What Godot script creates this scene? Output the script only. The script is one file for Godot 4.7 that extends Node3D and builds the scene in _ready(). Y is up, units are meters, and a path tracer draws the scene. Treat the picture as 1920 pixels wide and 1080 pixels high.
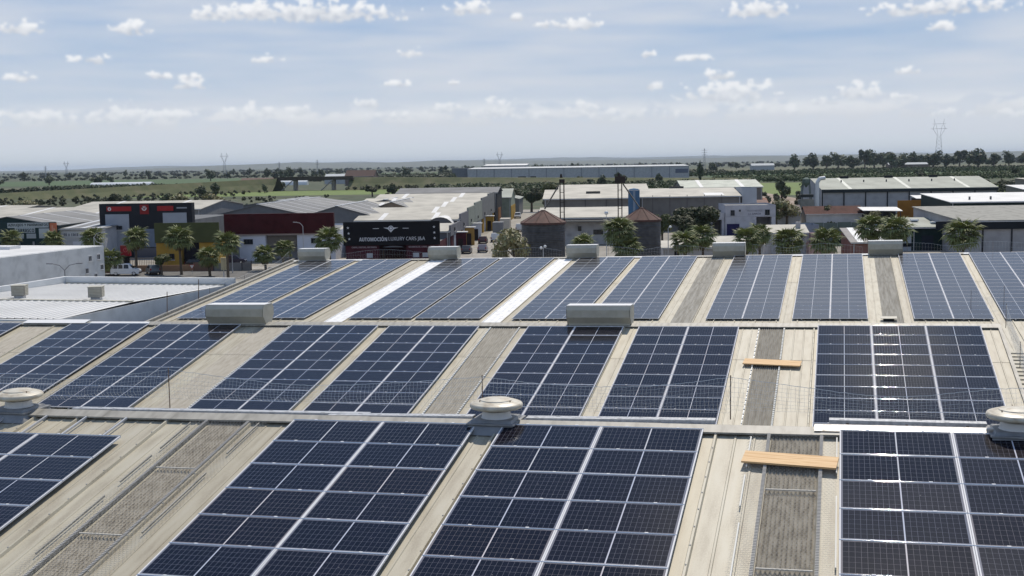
extends Node3D
# A solar roof over an industrial estate. World: x along the roof ridges, -z up the slopes (towards the sun), y up, ground at 0, camera 16 m up.

const HC := 16.0
const TILT := 0.0147
const TOWN := 0.198968
# each roof: slope, distance of the panels' upper edge, height of that edge
const ROOF := [[0.20874, 23.905, 10.842], [0.20647, 49.84, 9.426], [0.10043, 89.47, 9.328]]
const PW := 2.02
const PH := 1.06

var used := {}
var mats := {}
var rng := RandomNumberGenerator.new()
var leafy := {}

class M:
	var v := PackedVector3Array()
	var n := PackedVector3Array()
	var t := PackedVector2Array()
	var c := PackedColorArray()
	var col := Color(1, 1, 1)
	var xf := Transform3D.IDENTITY
	func vert(p: Vector3, nn: Vector3, uv := Vector2.ZERO) -> void:
		v.append(xf * p); n.append((xf.basis * nn).normalized()); t.append(uv); c.append(col)
	func tri(a: Vector3, b: Vector3, d: Vector3, ua := Vector2.ZERO, ub := Vector2.ZERO, ud := Vector2.ZERO) -> void:
		var nn := (b - a).cross(d - a).normalized()
		vert(a, nn, ua); vert(d, nn, ud); vert(b, nn, ub)
	func quad(a: Vector3, b: Vector3, d: Vector3, e: Vector3, u0 := Vector2.ZERO, u1 := Vector2.ONE) -> void:
		tri(a, b, d, u0, Vector2(u1.x, u0.y), u1)
		tri(a, d, e, u0, u1, Vector2(u0.x, u1.y))
	func box(lo: Vector3, hi: Vector3) -> M:
		var p := [Vector3(lo.x, lo.y, hi.z), Vector3(hi.x, lo.y, hi.z), Vector3(hi.x, hi.y, hi.z), Vector3(lo.x, hi.y, hi.z), Vector3(lo.x, lo.y, lo.z), Vector3(hi.x, lo.y, lo.z), Vector3(hi.x, hi.y, lo.z), Vector3(lo.x, hi.y, lo.z)]
		for f in [[0, 1, 2, 3], [5, 4, 7, 6], [1, 5, 6, 2], [4, 0, 3, 7], [3, 2, 6, 7], [4, 5, 1, 0]]:
			quad(p[f[0]], p[f[1]], p[f[2]], p[f[3]])
		return self
	func bar(p: Vector3, q: Vector3, w: float, h: float, up := Vector3.UP) -> M:
		var d := (q - p).normalized()
		var s := d.cross(up)
		s = (s if s.length() > 0.01 else d.cross(Vector3.RIGHT)).normalized() * w * 0.5
		var u := s.cross(d).normalized() * h * 0.5
		var k := [p - s - u, p + s - u, p + s + u, p - s + u, q - s - u, q + s - u, q + s + u, q - s + u]
		for f in [[1, 0, 3, 2], [4, 5, 6, 7], [0, 4, 7, 3], [5, 1, 2, 6], [3, 7, 6, 2], [0, 1, 5, 4]]:
			quad(k[f[3]], k[f[2]], k[f[1]], k[f[0]])
		return self
	func wire(p: Vector3, q: Vector3, r: float) -> void:
		var d := (q - p).normalized()
		var s := d.cross(Vector3.UP)
		s = (s if s.length() > 0.01 else d.cross(Vector3.RIGHT)).normalized()
		var u := s.cross(d)
		var k := [u * r, (-u * 0.5 + s * 0.87) * r, (-u * 0.5 - s * 0.87) * r]
		for i in 3:
			var a: Vector3 = k[i]
			var b: Vector3 = k[(i + 1) % 3]
			quad(p + a, p + b, q + b, q + a)
	func tube(p: Vector3, q: Vector3, r0: float, r1: float, seg := 8, caps := true) -> M:
		var d := (q - p).normalized()
		var s := d.cross(Vector3.UP)
		s = (s if s.length() > 0.01 else d.cross(Vector3.RIGHT)).normalized()
		var u := s.cross(d)
		for i in seg:
			var a0 := TAU * i / seg
			var a1 := TAU * (i + 1) / seg
			var e0 := s * cos(a0) + u * sin(a0)
			var e1 := s * cos(a1) + u * sin(a1)
			var k := [p + e0 * r0, p + e1 * r0, q + e1 * r1, q + e0 * r1]
			vert(k[0], e0); vert(k[1], e1); vert(k[2], e1)
			vert(k[0], e0); vert(k[2], e1); vert(k[3], e0)
			if caps:
				tri(q, q + e1 * r1, q + e0 * r1)
				tri(p, p + e0 * r0, p + e1 * r0)
		return self
	func lathe(pts: Array, seg := 24, at := Vector3.ZERO) -> M:
		for j in pts.size() - 1:
			var p: Vector2 = pts[j]
			var q: Vector2 = pts[j + 1]
			var dd := (q - p).normalized()
			for i in seg:
				var e0 := Vector3(cos(TAU * i / seg), 0, sin(TAU * i / seg))
				var e1 := Vector3(cos(TAU * (i + 1) / seg), 0, sin(TAU * (i + 1) / seg))
				var n0 := (e0 * dd.y - Vector3.UP * dd.x).normalized()
				var n1 := (e1 * dd.y - Vector3.UP * dd.x).normalized()
				var k0 := at + e0 * p.x + Vector3.UP * p.y
				var k1 := at + e1 * p.x + Vector3.UP * p.y
				var k2 := at + e1 * q.x + Vector3.UP * q.y
				var k3 := at + e0 * q.x + Vector3.UP * q.y
				vert(k0, n0); vert(k1, n1); vert(k2, n1)
				vert(k0, n0); vert(k2, n1); vert(k3, n0)
		return self
	func prism(poly: PackedVector2Array, z0: float, z1: float) -> M:
		# a counter-clockwise outline in x, y drawn out along z
		for i in poly.size():
			var a := poly[i]
			var b := poly[(i + 1) % poly.size()]
			quad(Vector3(a.x, a.y, z1), Vector3(a.x, a.y, z0), Vector3(b.x, b.y, z0), Vector3(b.x, b.y, z1))
		var k := Geometry2D.triangulate_polygon(poly)
		for i in range(0, k.size(), 3):
			var p := [poly[k[i]], poly[k[i + 1]], poly[k[i + 2]]]
			if (p[1] - p[0]).cross(p[2] - p[0]) < 0:
				p.reverse()
			tri(Vector3(p[0].x, p[0].y, z1), Vector3(p[1].x, p[1].y, z1), Vector3(p[2].x, p[2].y, z1))
			tri(Vector3(p[0].x, p[0].y, z0), Vector3(p[2].x, p[2].y, z0), Vector3(p[1].x, p[1].y, z0))
		return self
	func mesh() -> ArrayMesh:
		var a := []
		a.resize(Mesh.ARRAY_MAX)
		a[Mesh.ARRAY_VERTEX] = v; a[Mesh.ARRAY_NORMAL] = n; a[Mesh.ARRAY_TEX_UV] = t; a[Mesh.ARRAY_COLOR] = c
		var m := ArrayMesh.new()
		m.add_surface_from_arrays(Mesh.PRIMITIVE_TRIANGLES, a)
		return m

# ---------- nodes ----------
func named(nm: String) -> String:
	var k: int = used.get(nm, 0)
	used[nm] = k + 1
	return nm if k == 0 else "%s_%03d" % [nm, k]

func thing(nm: String, label: String, category: String, at := Vector3.ZERO, ry := 0.0, group := "") -> Node3D:
	var o := Node3D.new()
	o.name = named(nm)
	add_child(o)
	o.position = at
	o.rotation.y = ry
	tag(o, label, category, group)
	return o

func tag(o: Node, label: String, category: String, group := "", kind := "") -> void:
	if label: o.set_meta("label", label)
	if category: o.set_meta("category", category)
	if group: o.set_meta("group", group)
	if kind: o.set_meta("kind", kind)

func part(parent: Node, nm: String, mesh: Mesh, m: Material, at := Vector3.ZERO) -> MeshInstance3D:
	var o := MeshInstance3D.new()
	o.mesh = mesh
	o.material_override = m
	if parent == self:
		o.name = named(nm)
		add_child(o)
	else:
		o.name = nm
		parent.add_child(o, true)
	o.position = at
	return o

func pbox(parent: Node, nm: String, lo: Vector3, hi: Vector3, m: Material) -> MeshInstance3D:
	return part(parent, nm, M.new().box(lo, hi).mesh(), m)

func struct(nm: String, mesh: Mesh, m: Material, label := "") -> MeshInstance3D:
	var o := part(self, nm, mesh, m)
	o.set_meta("kind", "structure")
	if label: o.set_meta("label", label)
	return o

func tp(a: float, b: float, h := 0.0) -> Vector3:
	# the estate's own axes: a across the street, b along it
	return Vector3(a * cos(TOWN) - b * sin(TOWN), h, -(a * sin(TOWN) + b * cos(TOWN)))

func rbasis(k: int) -> Basis:
	var s: float = ROOF[k][0]
	var ex := Vector3(1, TILT, 0).normalized()
	var et := Vector3(0, -sin(s), cos(s))
	return Basis(ex, et.cross(ex).normalized(), et)

func rxf(k: int, x: float, t: float, n := 0.0) -> Transform3D:
	# on roof k: x along the ridge, t metres down the slope, n above the panels' faces
	var b := rbasis(k)
	var s: float = ROOF[k][0]
	var o := Vector3(x, ROOF[k][2] + TILT * x - t * sin(s), -(ROOF[k][1] - t * cos(s)))
	return Transform3D(b, o + b.y * n)

# ---------- colours, textures, materials ----------
func lin(r: float, g: float, b: float, a := 1.0) -> Color:
	var c := Color(r, g, b).linear_to_srgb()
	c.a = a
	return c

func flat(r: float, g: float, b: float, rough := 0.7, metal := 0.0) -> StandardMaterial3D:
	var key := "%f %f %f %f %f" % [r, g, b, rough, metal]
	if not mats.has(key):
		var m := StandardMaterial3D.new()
		m.albedo_color = lin(r, g, b)
		m.roughness = rough
		m.metallic = metal
		if metal == 0.0 and rough >= 0.4: m.metallic_specular = 0.25
		mats[key] = m
	return mats[key]

func noise_image(sd: int, freq: float, oct: int, w: int, h: int) -> PackedByteArray:
	var f := FastNoiseLite.new()
	f.noise_type = FastNoiseLite.TYPE_SIMPLEX_SMOOTH
	f.seed = sd
	f.frequency = freq
	f.fractal_octaves = oct
	var im := f.get_seamless_image(w, h)
	im.convert(Image.FORMAT_L8)
	return im.get_data()

func ntex(sd: int, cols: Array, freq := 0.02, oct := 5, size := 256, aspect := 1.0, speck := 0.0) -> ImageTexture:
	# cols: linear colours spread along the noise's range; aspect > 1 draws the grain out along v
	var h := int(size / aspect)
	var d := noise_image(sd, freq, oct, size, maxi(h, 8))
	var im := Image.create_from_data(size, maxi(h, 8), false, Image.FORMAT_L8, d)
	if aspect != 1.0:
		im.resize(size, size, Image.INTERPOLATE_CUBIC)
	d = im.get_data()
	var fine := noise_image(sd + 7, 0.35, 2, size, size)
	var out := PackedByteArray()
	out.resize(size * size * 3)
	var g := Gradient.new()
	g.offsets = PackedFloat32Array()
	g.colors = PackedColorArray()
	for i in cols.size():
		g.add_point(float(i) / maxf(1, cols.size() - 1), cols[i])
	for i in size * size:
		var k := d[i] / 255.0
		k = clampf((k - 0.5) * 1.35 + 0.5 + speck * (fine[i] / 255.0 - 0.5), 0, 1)
		var c := g.sample(k).linear_to_srgb()
		out[i * 3] = int(c.r * 255); out[i * 3 + 1] = int(c.g * 255); out[i * 3 + 2] = int(c.b * 255)
	return ImageTexture.create_from_image(Image.create_from_data(size, size, false, Image.FORMAT_RGB8, out))

func rough_tex(tex: Texture2D, metres: float, rough := 0.85, metal := 0.0, world := true, relief := 0.0) -> StandardMaterial3D:
	var m := StandardMaterial3D.new()
	m.albedo_texture = tex
	m.roughness = rough
	m.metallic = metal
	m.uv1_triplanar = true
	m.uv1_world_triplanar = world
	m.uv1_scale = Vector3.ONE / metres
	if relief > 0:
		m.heightmap_enabled = true
		m.heightmap_texture = tex
		m.heightmap_scale = relief
	return m

func uvmat(tex: Texture2D, scale: Vector2, off: Vector2, rough := 0.85, metal := 0.0) -> StandardMaterial3D:
	var m := StandardMaterial3D.new()
	m.albedo_texture = tex
	m.roughness = rough
	m.metallic = metal
	m.uv1_scale = Vector3(scale.x, scale.y, 1)
	m.uv1_offset = Vector3(off.x, off.y, 0)
	return m

func C(r: float, g: float, b: float) -> Color:
	return Color(r, g, b)

func mix3(r: float, g: float, b: float, spread := 0.18) -> Array:
	return [C(r * (1 - spread), g * (1 - spread), b * (1 - spread)), C(r, g, b), C(r * (1 + spread * 0.6), g * (1 + spread * 0.6), b * (1 + spread * 0.6))]

func wall_mat(nm: String, r: float, g: float, b: float, spread := 0.12, rough := 0.85) -> StandardMaterial3D:
	# painted or rendered surfaces share four neutral patch textures, tinted
	if not mats.has(nm):
		var k := 0 if spread < 0.08 else 1 if spread < 0.16 else 2
		var key := "patch%d_%d" % [k, hash(nm) % 2]
		if not mats.has(key):
			var s: float = [0.10, 0.2, 0.38][k]
			mats[key] = ntex(500 + hash(key) % 97, [C(1.0 - s, 1.0 - s, 1.0 - s), C(0.93, 0.93, 0.93), C(1, 1, 1)], 0.015, 5, 256, 1.0, 0.25)
		var m := rough_tex(mats[key], 9.0, rough)
		m.metallic_specular = 0.25
		m.albedo_color = lin(minf(1, r / 0.92), minf(1, g / 0.92), minf(1, b / 0.92))
		mats[nm] = m
	return mats[nm]

func _ready() -> void:
	rng.seed = 20240501
	camera_and_light()
	make_materials()
	ground_and_fields()
	halls()
	panels()
	roof_fittings()
	nets_and_wire()
	white_works()
	estate_left()
	estate_street()
	estate_right()
	far_buildings()
	vehicles()
	palms_and_trees()
	posts_and_pylons()

func camera_and_light() -> void:
	var cam := Camera3D.new()
	cam.name = "camera"
	add_child(cam)
	var yaw := deg_to_rad(-14.8161)
	var pitch := deg_to_rad(5.7273)
	var roll := deg_to_rad(0.92443)
	var fw := Vector3(sin(yaw) * cos(pitch), -sin(pitch), -cos(yaw) * cos(pitch))
	var rt := Vector3(cos(yaw), 0, sin(yaw))
	var up := rt.cross(fw)
	var r2 := rt * cos(roll) - up * sin(roll)
	var u2 := up * cos(roll) + rt * sin(roll)
	cam.transform = Transform3D(Basis(r2, u2, -fw), Vector3(0, HC, 0))
	cam.fov = rad_to_deg(2 * atan(540.0 / 2326.18))
	cam.near = 0.1
	cam.far = 60000
	cam.current = true
	var sun := DirectionalLight3D.new()
	sun.name = "sun"
	add_child(sun)
	sun.light_energy = 1.25
	sun.light_color = Color(1.0, 0.96, 0.9)
	sun.light_angular_distance = 0.5
	sun.shadow_enabled = true
	sun.rotation_degrees = Vector3(-54, 177.8, 0)
	var we := WorldEnvironment.new()
	we.name = "surroundings"
	var e := Environment.new()
	e.background_mode = Environment.BG_SKY
	var sky := Sky.new()
	var pm := PanoramaSkyMaterial.new()
	pm.panorama = ImageTexture.create_from_image(sky_image())
	pm.energy_multiplier = 1.0
	sky.sky_material = pm
	e.sky = sky
	e.tonemap_mode = Environment.TONE_MAPPER_LINEAR
	e.tonemap_exposure = 1.06
	e.sdfgi_enabled = true
	e.ssao_enabled = true
	e.ssil_enabled = true
	e.fog_enabled = true
	e.fog_density = 0.000037
	e.fog_light_color = lin(0.74, 0.86, 1.0)
	we.environment = e
	add_child(we)

# ---------- sky: air and clouds, the same all the way round ----------
const CLOUDS := [[-27.82,6.86,2.22,0.79],[-26.08,7.03,2.22,0.99],[-23.5,6.98,7.64,1.03],[-16.55,7.09,2.09,0.74],[-11.6,6.3,1.85,0.69],[-12.93,6.25,1.72,0.34],[-14.5,6.59,1.23,0.44],[-3.62,6.71,2.83,0.89],[3.83,6.45,5.67,0.84],[4.11,5.59,1.11,0.44],[-31.51,6.17,1.6,0.69],[-36.01,6.08,2.09,0.59],[-33.07,4.79,1.85,0.39],[-25.76,4.83,1.35,0.39],[-19.32,5.11,1.03,0.49],[-8.52,4.86,0.74,0.34],[-6.44,4.61,1.6,0.34],[-29.04,3.78,1.6,0.54],[-29.07,4.06,0.99,0.3],[-30.43,4.1,1.11,0.3],[-36.12,4.02,1.23,0.44],[-19.96,3.71,1.28,0.34],[-17.34,3.71,0.54,0.2],[-8.31,3.45,1.03,0.44],[-4.9,3.15,3.94,1.23],[-5.26,3.87,1.48,0.54],[0.78,2.99,1.97,0.86],[2.78,3.77,1.11,0.34],[-0.7,2.57,1.48,0.44],[-21.23,2.91,1.48,0.64],[-26.24,2.55,2.71,0.74],[-32.19,2.44,2.96,1.11],[-35.67,2.34,3.69,0.74],[-24.35,2.59,1.23,0.54],[-15.41,2.6,1.97,0.99],[-11.51,2.53,1.72,0.74],[-17.85,2.63,1.72,0.54],[-29.94,2.39,1.97,0.54],[-9.33,2.2,3.69,0.62],[-4.07,2.37,2.22,0.49],[-2.2,2.21,1.48,0.39],[2.57,2.66,0.99,0.3],[4.78,1.91,1.72,0.49],[6.92,1.8,1.48,0.49],[-20.04,2.3,2.96,0.39],[-13.47,2.21,2.71,0.44]]

func sky_air(el: float) -> Color:
	# the air's colour at an elevation in degrees (linear)
	var g := [[0.0, C(0.64, 0.685, 0.735)], [1.7, C(0.625, 0.675, 0.74)], [3.2, C(0.475, 0.575, 0.705)], [5.5, C(0.36, 0.49, 0.68)], [8.0, C(0.30, 0.44, 0.67)], [14.0, C(0.235, 0.365, 0.61)], [22.0, C(0.20, 0.325, 0.575)], [45.0, C(0.145, 0.25, 0.47)], [90.0, C(0.10, 0.19, 0.40)]]
	for i in g.size() - 1:
		if el <= g[i + 1][0]:
			return g[i][1].lerp(g[i + 1][1], clampf((el - g[i][0]) / (g[i + 1][0] - g[i][0]), 0, 1))
	return g[-1][1]

func sky_image() -> Image:
	var W := 4096
	var H := 2048
	var veil := FastNoiseLite.new()
	veil.seed = 5
	veil.noise_type = FastNoiseLite.TYPE_SIMPLEX_SMOOTH
	veil.frequency = 0.045
	veil.fractal_octaves = 5
	# coarse dome first
	var cw := 720
	var ch := 360
	var d := PackedByteArray()
	d.resize(cw * ch * 3)
	for y in ch:
		var el := 90.0 - (y + 0.5) * 180.0 / ch
		var air := sky_air(maxf(el, 0))
		for x in cw:
			var c := air
			if el > 0:
				var az := x * TAU / cw
				var p := Vector3(cos(az) * cos(deg_to_rad(el)), sin(deg_to_rad(el)), sin(az) * cos(deg_to_rad(el)))
				var q := p / maxf(p.y, 0.06)
				var k := veil.get_noise_3d(q.x * 9, 0, q.z * 9) * 0.5 + 0.5
				var puff := veil.get_noise_3d(q.x * 30, 50, q.z * 30)
				c = c.lerp(C(0.62, 0.67, 0.74), clampf(k * 1.3 - 0.5, 0, 0.5))
				c = c.lerp(C(0.86, 0.87, 0.88), smoothstep(0.3, 0.5, puff) * 0.85)
			c = c.linear_to_srgb()
			var i := (y * cw + x) * 3
			d[i] = int(c.r * 255); d[i + 1] = int(c.g * 255); d[i + 2] = int(c.b * 255)
	var im := Image.create_from_data(cw, ch, false, Image.FORMAT_RGB8, d)
	im.resize(W, H, Image.INTERPOLATE_CUBIC)
	# the low sky in full detail, where the lens looks and all round alike
	var rows := 150
	var lift := 22
	var base := H / 2 - rows
	var px := 4096.0 / 360.0
	var buf := PackedColorArray()
	buf.resize(W * rows)
	for y in rows:
		var el := (rows - y - 0.5) / px
		var air := sky_air(el)
		for x in W:
			var az := x * TAU / W
			var s := veil.get_noise_3d(cos(az) * 75, el * 6.0, sin(az) * 75) * 0.5 + 0.5
			var s2 := veil.get_noise_3d(cos(az) * 150, el * 30.0 + 90, sin(az) * 150) * 0.5 + 0.5
			var k := clampf((s * 0.6 + s2 * 0.4) * 2.3 - 0.55, 0, 1)
			var c := air.lerp(C(0.645, 0.68, 0.745), k * 0.8 * smoothstep(0.0, 2.2, el))
			# the far bank of small cumulus, half lost in haze
			var bank := veil.get_noise_3d(cos(az) * 620, el * 30.0 + 300, sin(az) * 620) * 0.5 + 0.5
			var base_cut := smoothstep(1.55, 1.85, el) * (1.0 - smoothstep(2.1, 3.0, el + s2 * 0.7 - 0.35))
			c = c.lerp(C(0.64, 0.67, 0.72).lerp(C(0.83, 0.84, 0.85), smoothstep(1.8, 2.6, el + bank * 0.5 - 0.25)), smoothstep(0.40, 0.52, bank) * base_cut * 0.7)
			buf[y * W + x] = c
	var list := CLOUDS.duplicate()
	var r := RandomNumberGenerator.new()
	r.seed = 77
	for i in 330:
		var az := r.randf_range(9.0, 360.0 - 39.0)
		var low := r.randf() < 0.5
		var el := r.randf_range(1.9, 2.9) if low else r.randf_range(3.0, 10.5)
		var w := r.randf_range(0.7, 3.8) * (1.0 + 0.1 * el)
		list.append([az, el, w, w * r.randf_range(0.24, 0.4)])
	var fl := FastNoiseLite.new()
	fl.seed = 21
	fl.noise_type = FastNoiseLite.TYPE_SIMPLEX_SMOOTH
	fl.frequency = 1.0
	fl.fractal_octaves = 5
	for c in list:
		var az0: float = c[0]
		var el0: float = c[1]
		var hw: float = c[2] * 0.58
		var hh: float = c[3] * 0.72
		var cx := az0 * px
		var x0 := int(cx - (hw * 1.5) * px) - 2
		var x1 := int(cx + (hw * 1.5) * px) + 2
		var haze := 1.0 - smoothstep(1.4, 4.2, el0) * 0.72
		var top := C(0.93, 0.935, 0.945).lerp(C(0.66, 0.70, 0.755), haze * 0.55)
		var under := C(0.50, 0.53, 0.60).lerp(C(0.60, 0.65, 0.71), haze)
		for y in range(maxi(0, rows - int((el0 + hh * 1.7) * px)), mini(rows, rows - int((el0 - hh * 1.1) * px))):
			var el := (rows - y - 0.5) / px
			var v := (el - el0 + hh * 0.35) / hh
			for x in range(x0, x1):
				var u := (x - cx) / px / hw
				var vv := v if v > 0 else v * 2.6
				var lump := fl.get_noise_3d(x / px * 1.7, el * 2.6, az0)
				var crown := fl.get_noise_2d(x / px * 1.1, az0 * 3.0) * 0.9
				var dd := 1.0 - u * u - vv * vv * (1.0 - crown * 0.8) + lump * 1.45
				var al := smoothstep(0.28, 0.6, dd) * (1.0 - haze * 0.25)
				if al <= 0.003:
					continue
				var sh := clampf(v * 0.95 + 0.34 + lump * 0.9, 0, 1)
				var i := y * W + posmod(x, W)
				buf[i] = buf[i].lerp(under.lerp(top, sh), al)
	for y in rows:
		var blend := smoothstep(0, lift, y)
		for x in W:
			var c := buf[y * W + x].linear_to_srgb()
			if blend < 1.0:
				c = im.get_pixel(x, base + y).lerp(c, blend)
			im.set_pixel(x, base + y, c)
	return im

# ---------- shared materials ----------
func trough_tex(sd: int, cols: Array, lines: float) -> ImageTexture:
	# grime on a corrugated sheet of twelve waves: it settles in the troughs in broken specks and smears
	var n := 512
	var a := noise_image(sd, 0.012, 5, n, n)
	var b := noise_image(sd + 1, 0.09, 4, n, n)
	var g := Gradient.new()
	g.offsets = PackedFloat32Array()
	g.colors = PackedColorArray()
	for i in cols.size(): g.add_point(float(i) / (cols.size() - 1), cols[i])
	var out := PackedByteArray()
	out.resize(n * n * 3)
	for y in n:
		for x in n:
			var p := y * n + x
			var trough := 0.5 - 0.5 * cos(TAU * 12.0 * x / n + PI * 0.5)
			var speck := b[p] / 255.0
			var k := 0.30 + 0.75 * (a[p] / 255.0) - lines * trough * trough * clampf(speck * 1.8 - 0.55, 0, 1) + 0.22 * (speck - 0.5)
			var c := g.sample(clampf(k, 0, 1)).linear_to_srgb()
			out[p * 3] = int(c.r * 255); out[p * 3 + 1] = int(c.g * 255); out[p * 3 + 2] = int(c.b * 255)
	return ImageTexture.create_from_image(Image.create_from_data(n, n, false, Image.FORMAT_RGB8, out))

func make_materials() -> void:
	# roof sheets: weathered beige coating, streaked down the slope
	var rt := ntex(3, [C(0.33, 0.292, 0.218), C(0.385, 0.347, 0.262), C(0.425, 0.388, 0.295), C(0.445, 0.41, 0.318), C(0.46, 0.428, 0.338)], 0.03, 6, 512, 2.6, 0.7)
	for i in 4:
		mats["sheet%d" % i] = uvmat(rt, Vector2(0.23, 0.09), Vector2(0.31 * i, 0.17 * i), 0.55)
	for i in 4:
		var g: float = [0.95, 1.0, 0.86, 0.98][i]
		mats["sheet%d" % i].albedo_color = lin(g, g * [1.0, 0.985, 0.99, 1.0][i], g * [1.0, 0.95, 0.97, 0.99][i])
	var gt := ntex(13, [C(0.20, 0.19, 0.16), C(0.31, 0.295, 0.255), C(0.36, 0.345, 0.30)], 0.03, 5, 256, 4.0, 0.3)
	mats.cap = rough_tex(gt, 1.7, 0.55, 0.0, false)
	mats.cap_new = flat(0.72, 0.72, 0.71, 0.45)
	mats.white_sheet = rough_tex(ntex(19, [C(0.62, 0.62, 0.60), C(0.78, 0.78, 0.77), C(0.82, 0.82, 0.82)], 0.02, 4, 256, 1.0, 0.2), 3.0, 0.5, 0.0, false)
	# old skylights: plastic gone grey under grime and moss
	mats.grime = uvmat(trough_tex(29, [C(0.085, 0.07, 0.05), C(0.21, 0.185, 0.14), C(0.33, 0.30, 0.24), C(0.39, 0.36, 0.30)], 1.0), Vector2(1, 0.33), Vector2.ZERO, 0.75)
	mats.grime_grey = uvmat(trough_tex(31, [C(0.12, 0.105, 0.078), C(0.22, 0.20, 0.16), C(0.29, 0.268, 0.22), C(0.34, 0.318, 0.27)], 0.4), Vector2(1, 0.17), Vector2(0.3, 0.1), 0.65)
	mats.grime_clear = uvmat(ntex(37, [C(0.22, 0.205, 0.17), C(0.29, 0.275, 0.235), C(0.35, 0.335, 0.295)], 0.02, 5, 256, 2.0, 0.5), Vector2(1.0, 0.12), Vector2(0.1, 0.6), 0.8)
	mats.alu = flat(0.58, 0.58, 0.58, 0.35, 0.35)
	mats.alu_frame = flat(0.66, 0.66, 0.67, 0.65, 0.0)
	mats.alu_lip = flat(0.82, 0.82, 0.82, 0.045, 1.0)
	mats.slot = flat(0.40, 0.39, 0.37, 0.6)
	mats.zinc = rough_tex(ntex(41, [C(0.36, 0.37, 0.38), C(0.46, 0.47, 0.48), C(0.53, 0.54, 0.55)], 0.05, 4, 128, 1.0, 0.5), 0.8, 0.45, 0.25, false)
	mats.bright_zinc = rough_tex(ntex(42, [C(0.20, 0.17, 0.13), C(0.55, 0.53, 0.50), C(0.54, 0.53, 0.51), C(0.58, 0.57, 0.55)], 0.05, 5, 256, 1.0, 0.6), 0.9, 0.4, 0.7, false)
	mats.fan_cap = rough_tex(ntex(43, [C(0.36, 0.29, 0.20), C(0.53, 0.485, 0.385), C(0.60, 0.565, 0.475)], 0.03, 5, 128, 1.0, 0.3), 1.1, 0.4, 0.0, false)
	mats.fan_grey = rough_tex(ntex(47, [C(0.16, 0.165, 0.17), C(0.22, 0.225, 0.23), C(0.26, 0.265, 0.27)], 0.02, 5, 128, 1.0, 0.3), 1.1, 0.5, 0.0, false)
	mats.vent = rough_tex(ntex(53, [C(0.39, 0.37, 0.295), C(0.43, 0.41, 0.335), C(0.45, 0.43, 0.355)], 0.02, 5, 128, 1.0, 0.3), 1.5, 0.55, 0.0, false)
	mats.black = flat(0.012, 0.012, 0.013, 0.6)
	mats.net = flat(0.66, 0.66, 0.63, 0.8)
	mats.wire = flat(0.48, 0.46, 0.42, 0.6)
	mats.rust = flat(0.16, 0.11, 0.08, 0.8)
	var wt := ntex(59, [C(0.52, 0.30, 0.13), C(0.66, 0.43, 0.21), C(0.72, 0.50, 0.27), C(0.70, 0.47, 0.25)], 0.05, 4, 256, 9.0, 0.15)
	mats.wood = uvmat(wt, Vector2(1.6, 0.5), Vector2.ZERO, 0.75)
	# solar cells: the print under the glass of one panel, and the dust that lies on it
	var w := 1024
	var h := 512
	for v in 4:
		var im := Image.create(w, h, false, Image.FORMAT_RGB8)
		im.fill(lin(0.20, 0.20, 0.215))
		var r := RandomNumberGenerator.new()
		r.seed = 4 + v
		for half in 2:
			for i in 10:
				for j in 6:
					var x0 := 16 + half * 502 + int(i * 49.0)
					var y0 := 16 + int(j * 80.0)
					var k := r.randf_range(0.78, 1.22)
					im.fill_rect(Rect2i(x0, y0, 47, 78), lin(0.0050 * k, 0.0046 * k, 0.0090 * k))
					for b in 5:
						im.fill_rect(Rect2i(x0, y0 + 8 + b * 15, 47, 1), lin(0.018, 0.018, 0.03))
		im.fill_rect(Rect2i(507, 10, 10, 492), lin(0.60, 0.61, 0.63))
		var dust := noise_image(700 + v, 0.012, 5, w, h)
		var fine := noise_image(720 + v, 0.11, 3, w, h)
		var d := im.get_data()
		for p in w * h:
			var a := clampf((dust[p] / 255.0 - 0.45) * 0.10, 0, 0.05) + clampf((fine[p] / 255.0 - 0.72) * 0.22, 0, 0.05)
			a *= [0.5, 1.0, 0.7, 1.4][v]
			if a > 0.001:
				d[p * 3] = int(lerpf(d[p * 3], 165, a)); d[p * 3 + 1] = int(lerpf(d[p * 3 + 1], 155, a)); d[p * 3 + 2] = int(lerpf(d[p * 3 + 2], 140, a))
		im = Image.create_from_data(w, h, false, Image.FORMAT_RGB8, d)
		for q in [0, 1, 0, 2][v]:
			# a bird dropping or two
			var c := Vector2i(r.randi_range(60, 960), r.randi_range(40, 460))
			for z in 9:
				im.fill_rect(Rect2i(c + Vector2i(r.randi_range(-5, 5), r.randi_range(-4, 8)), Vector2i(r.randi_range(2, 6), r.randi_range(2, 7))), lin(0.16, 0.155, 0.14))
		var m := uvmat(ImageTexture.create_from_image(im), Vector2.ONE, Vector2.ZERO, [0.10, 0.125, 0.115, 0.14][v])
		m.albedo_color = [Color(1, 1, 1), Color(0.93, 0.95, 1.0), Color(1, 0.97, 0.96), Color(0.97, 0.97, 1.0)][v]
		m.metallic_specular = 0.33
		mats["cells%d" % v] = m
		if v == 0:
			# the far hall carries bluer, older modules
			var old: StandardMaterial3D = m.duplicate()
			old.albedo_color = Color(1.0, 1.0, 1.0)
			old.roughness = 0.22
			old.metallic_specular = 0.6
			mats.cells_old = old
	# the estate
	mats.asphalt = rough_tex(ntex(61, [C(0.075, 0.072, 0.067), C(0.11, 0.107, 0.10), C(0.14, 0.136, 0.128)], 0.02, 5, 256, 1.0, 0.6), 14.0, 0.9)
	mats.paving = rough_tex(ntex(67, [C(0.25, 0.235, 0.205), C(0.33, 0.31, 0.275), C(0.38, 0.36, 0.32)], 0.03, 5, 256, 1.0, 0.5), 9.0, 0.9)
	mats.glass = flat(0.012, 0.016, 0.022, 0.06)
	mats.frame_white = flat(0.6, 0.6, 0.6, 0.5)
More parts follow.
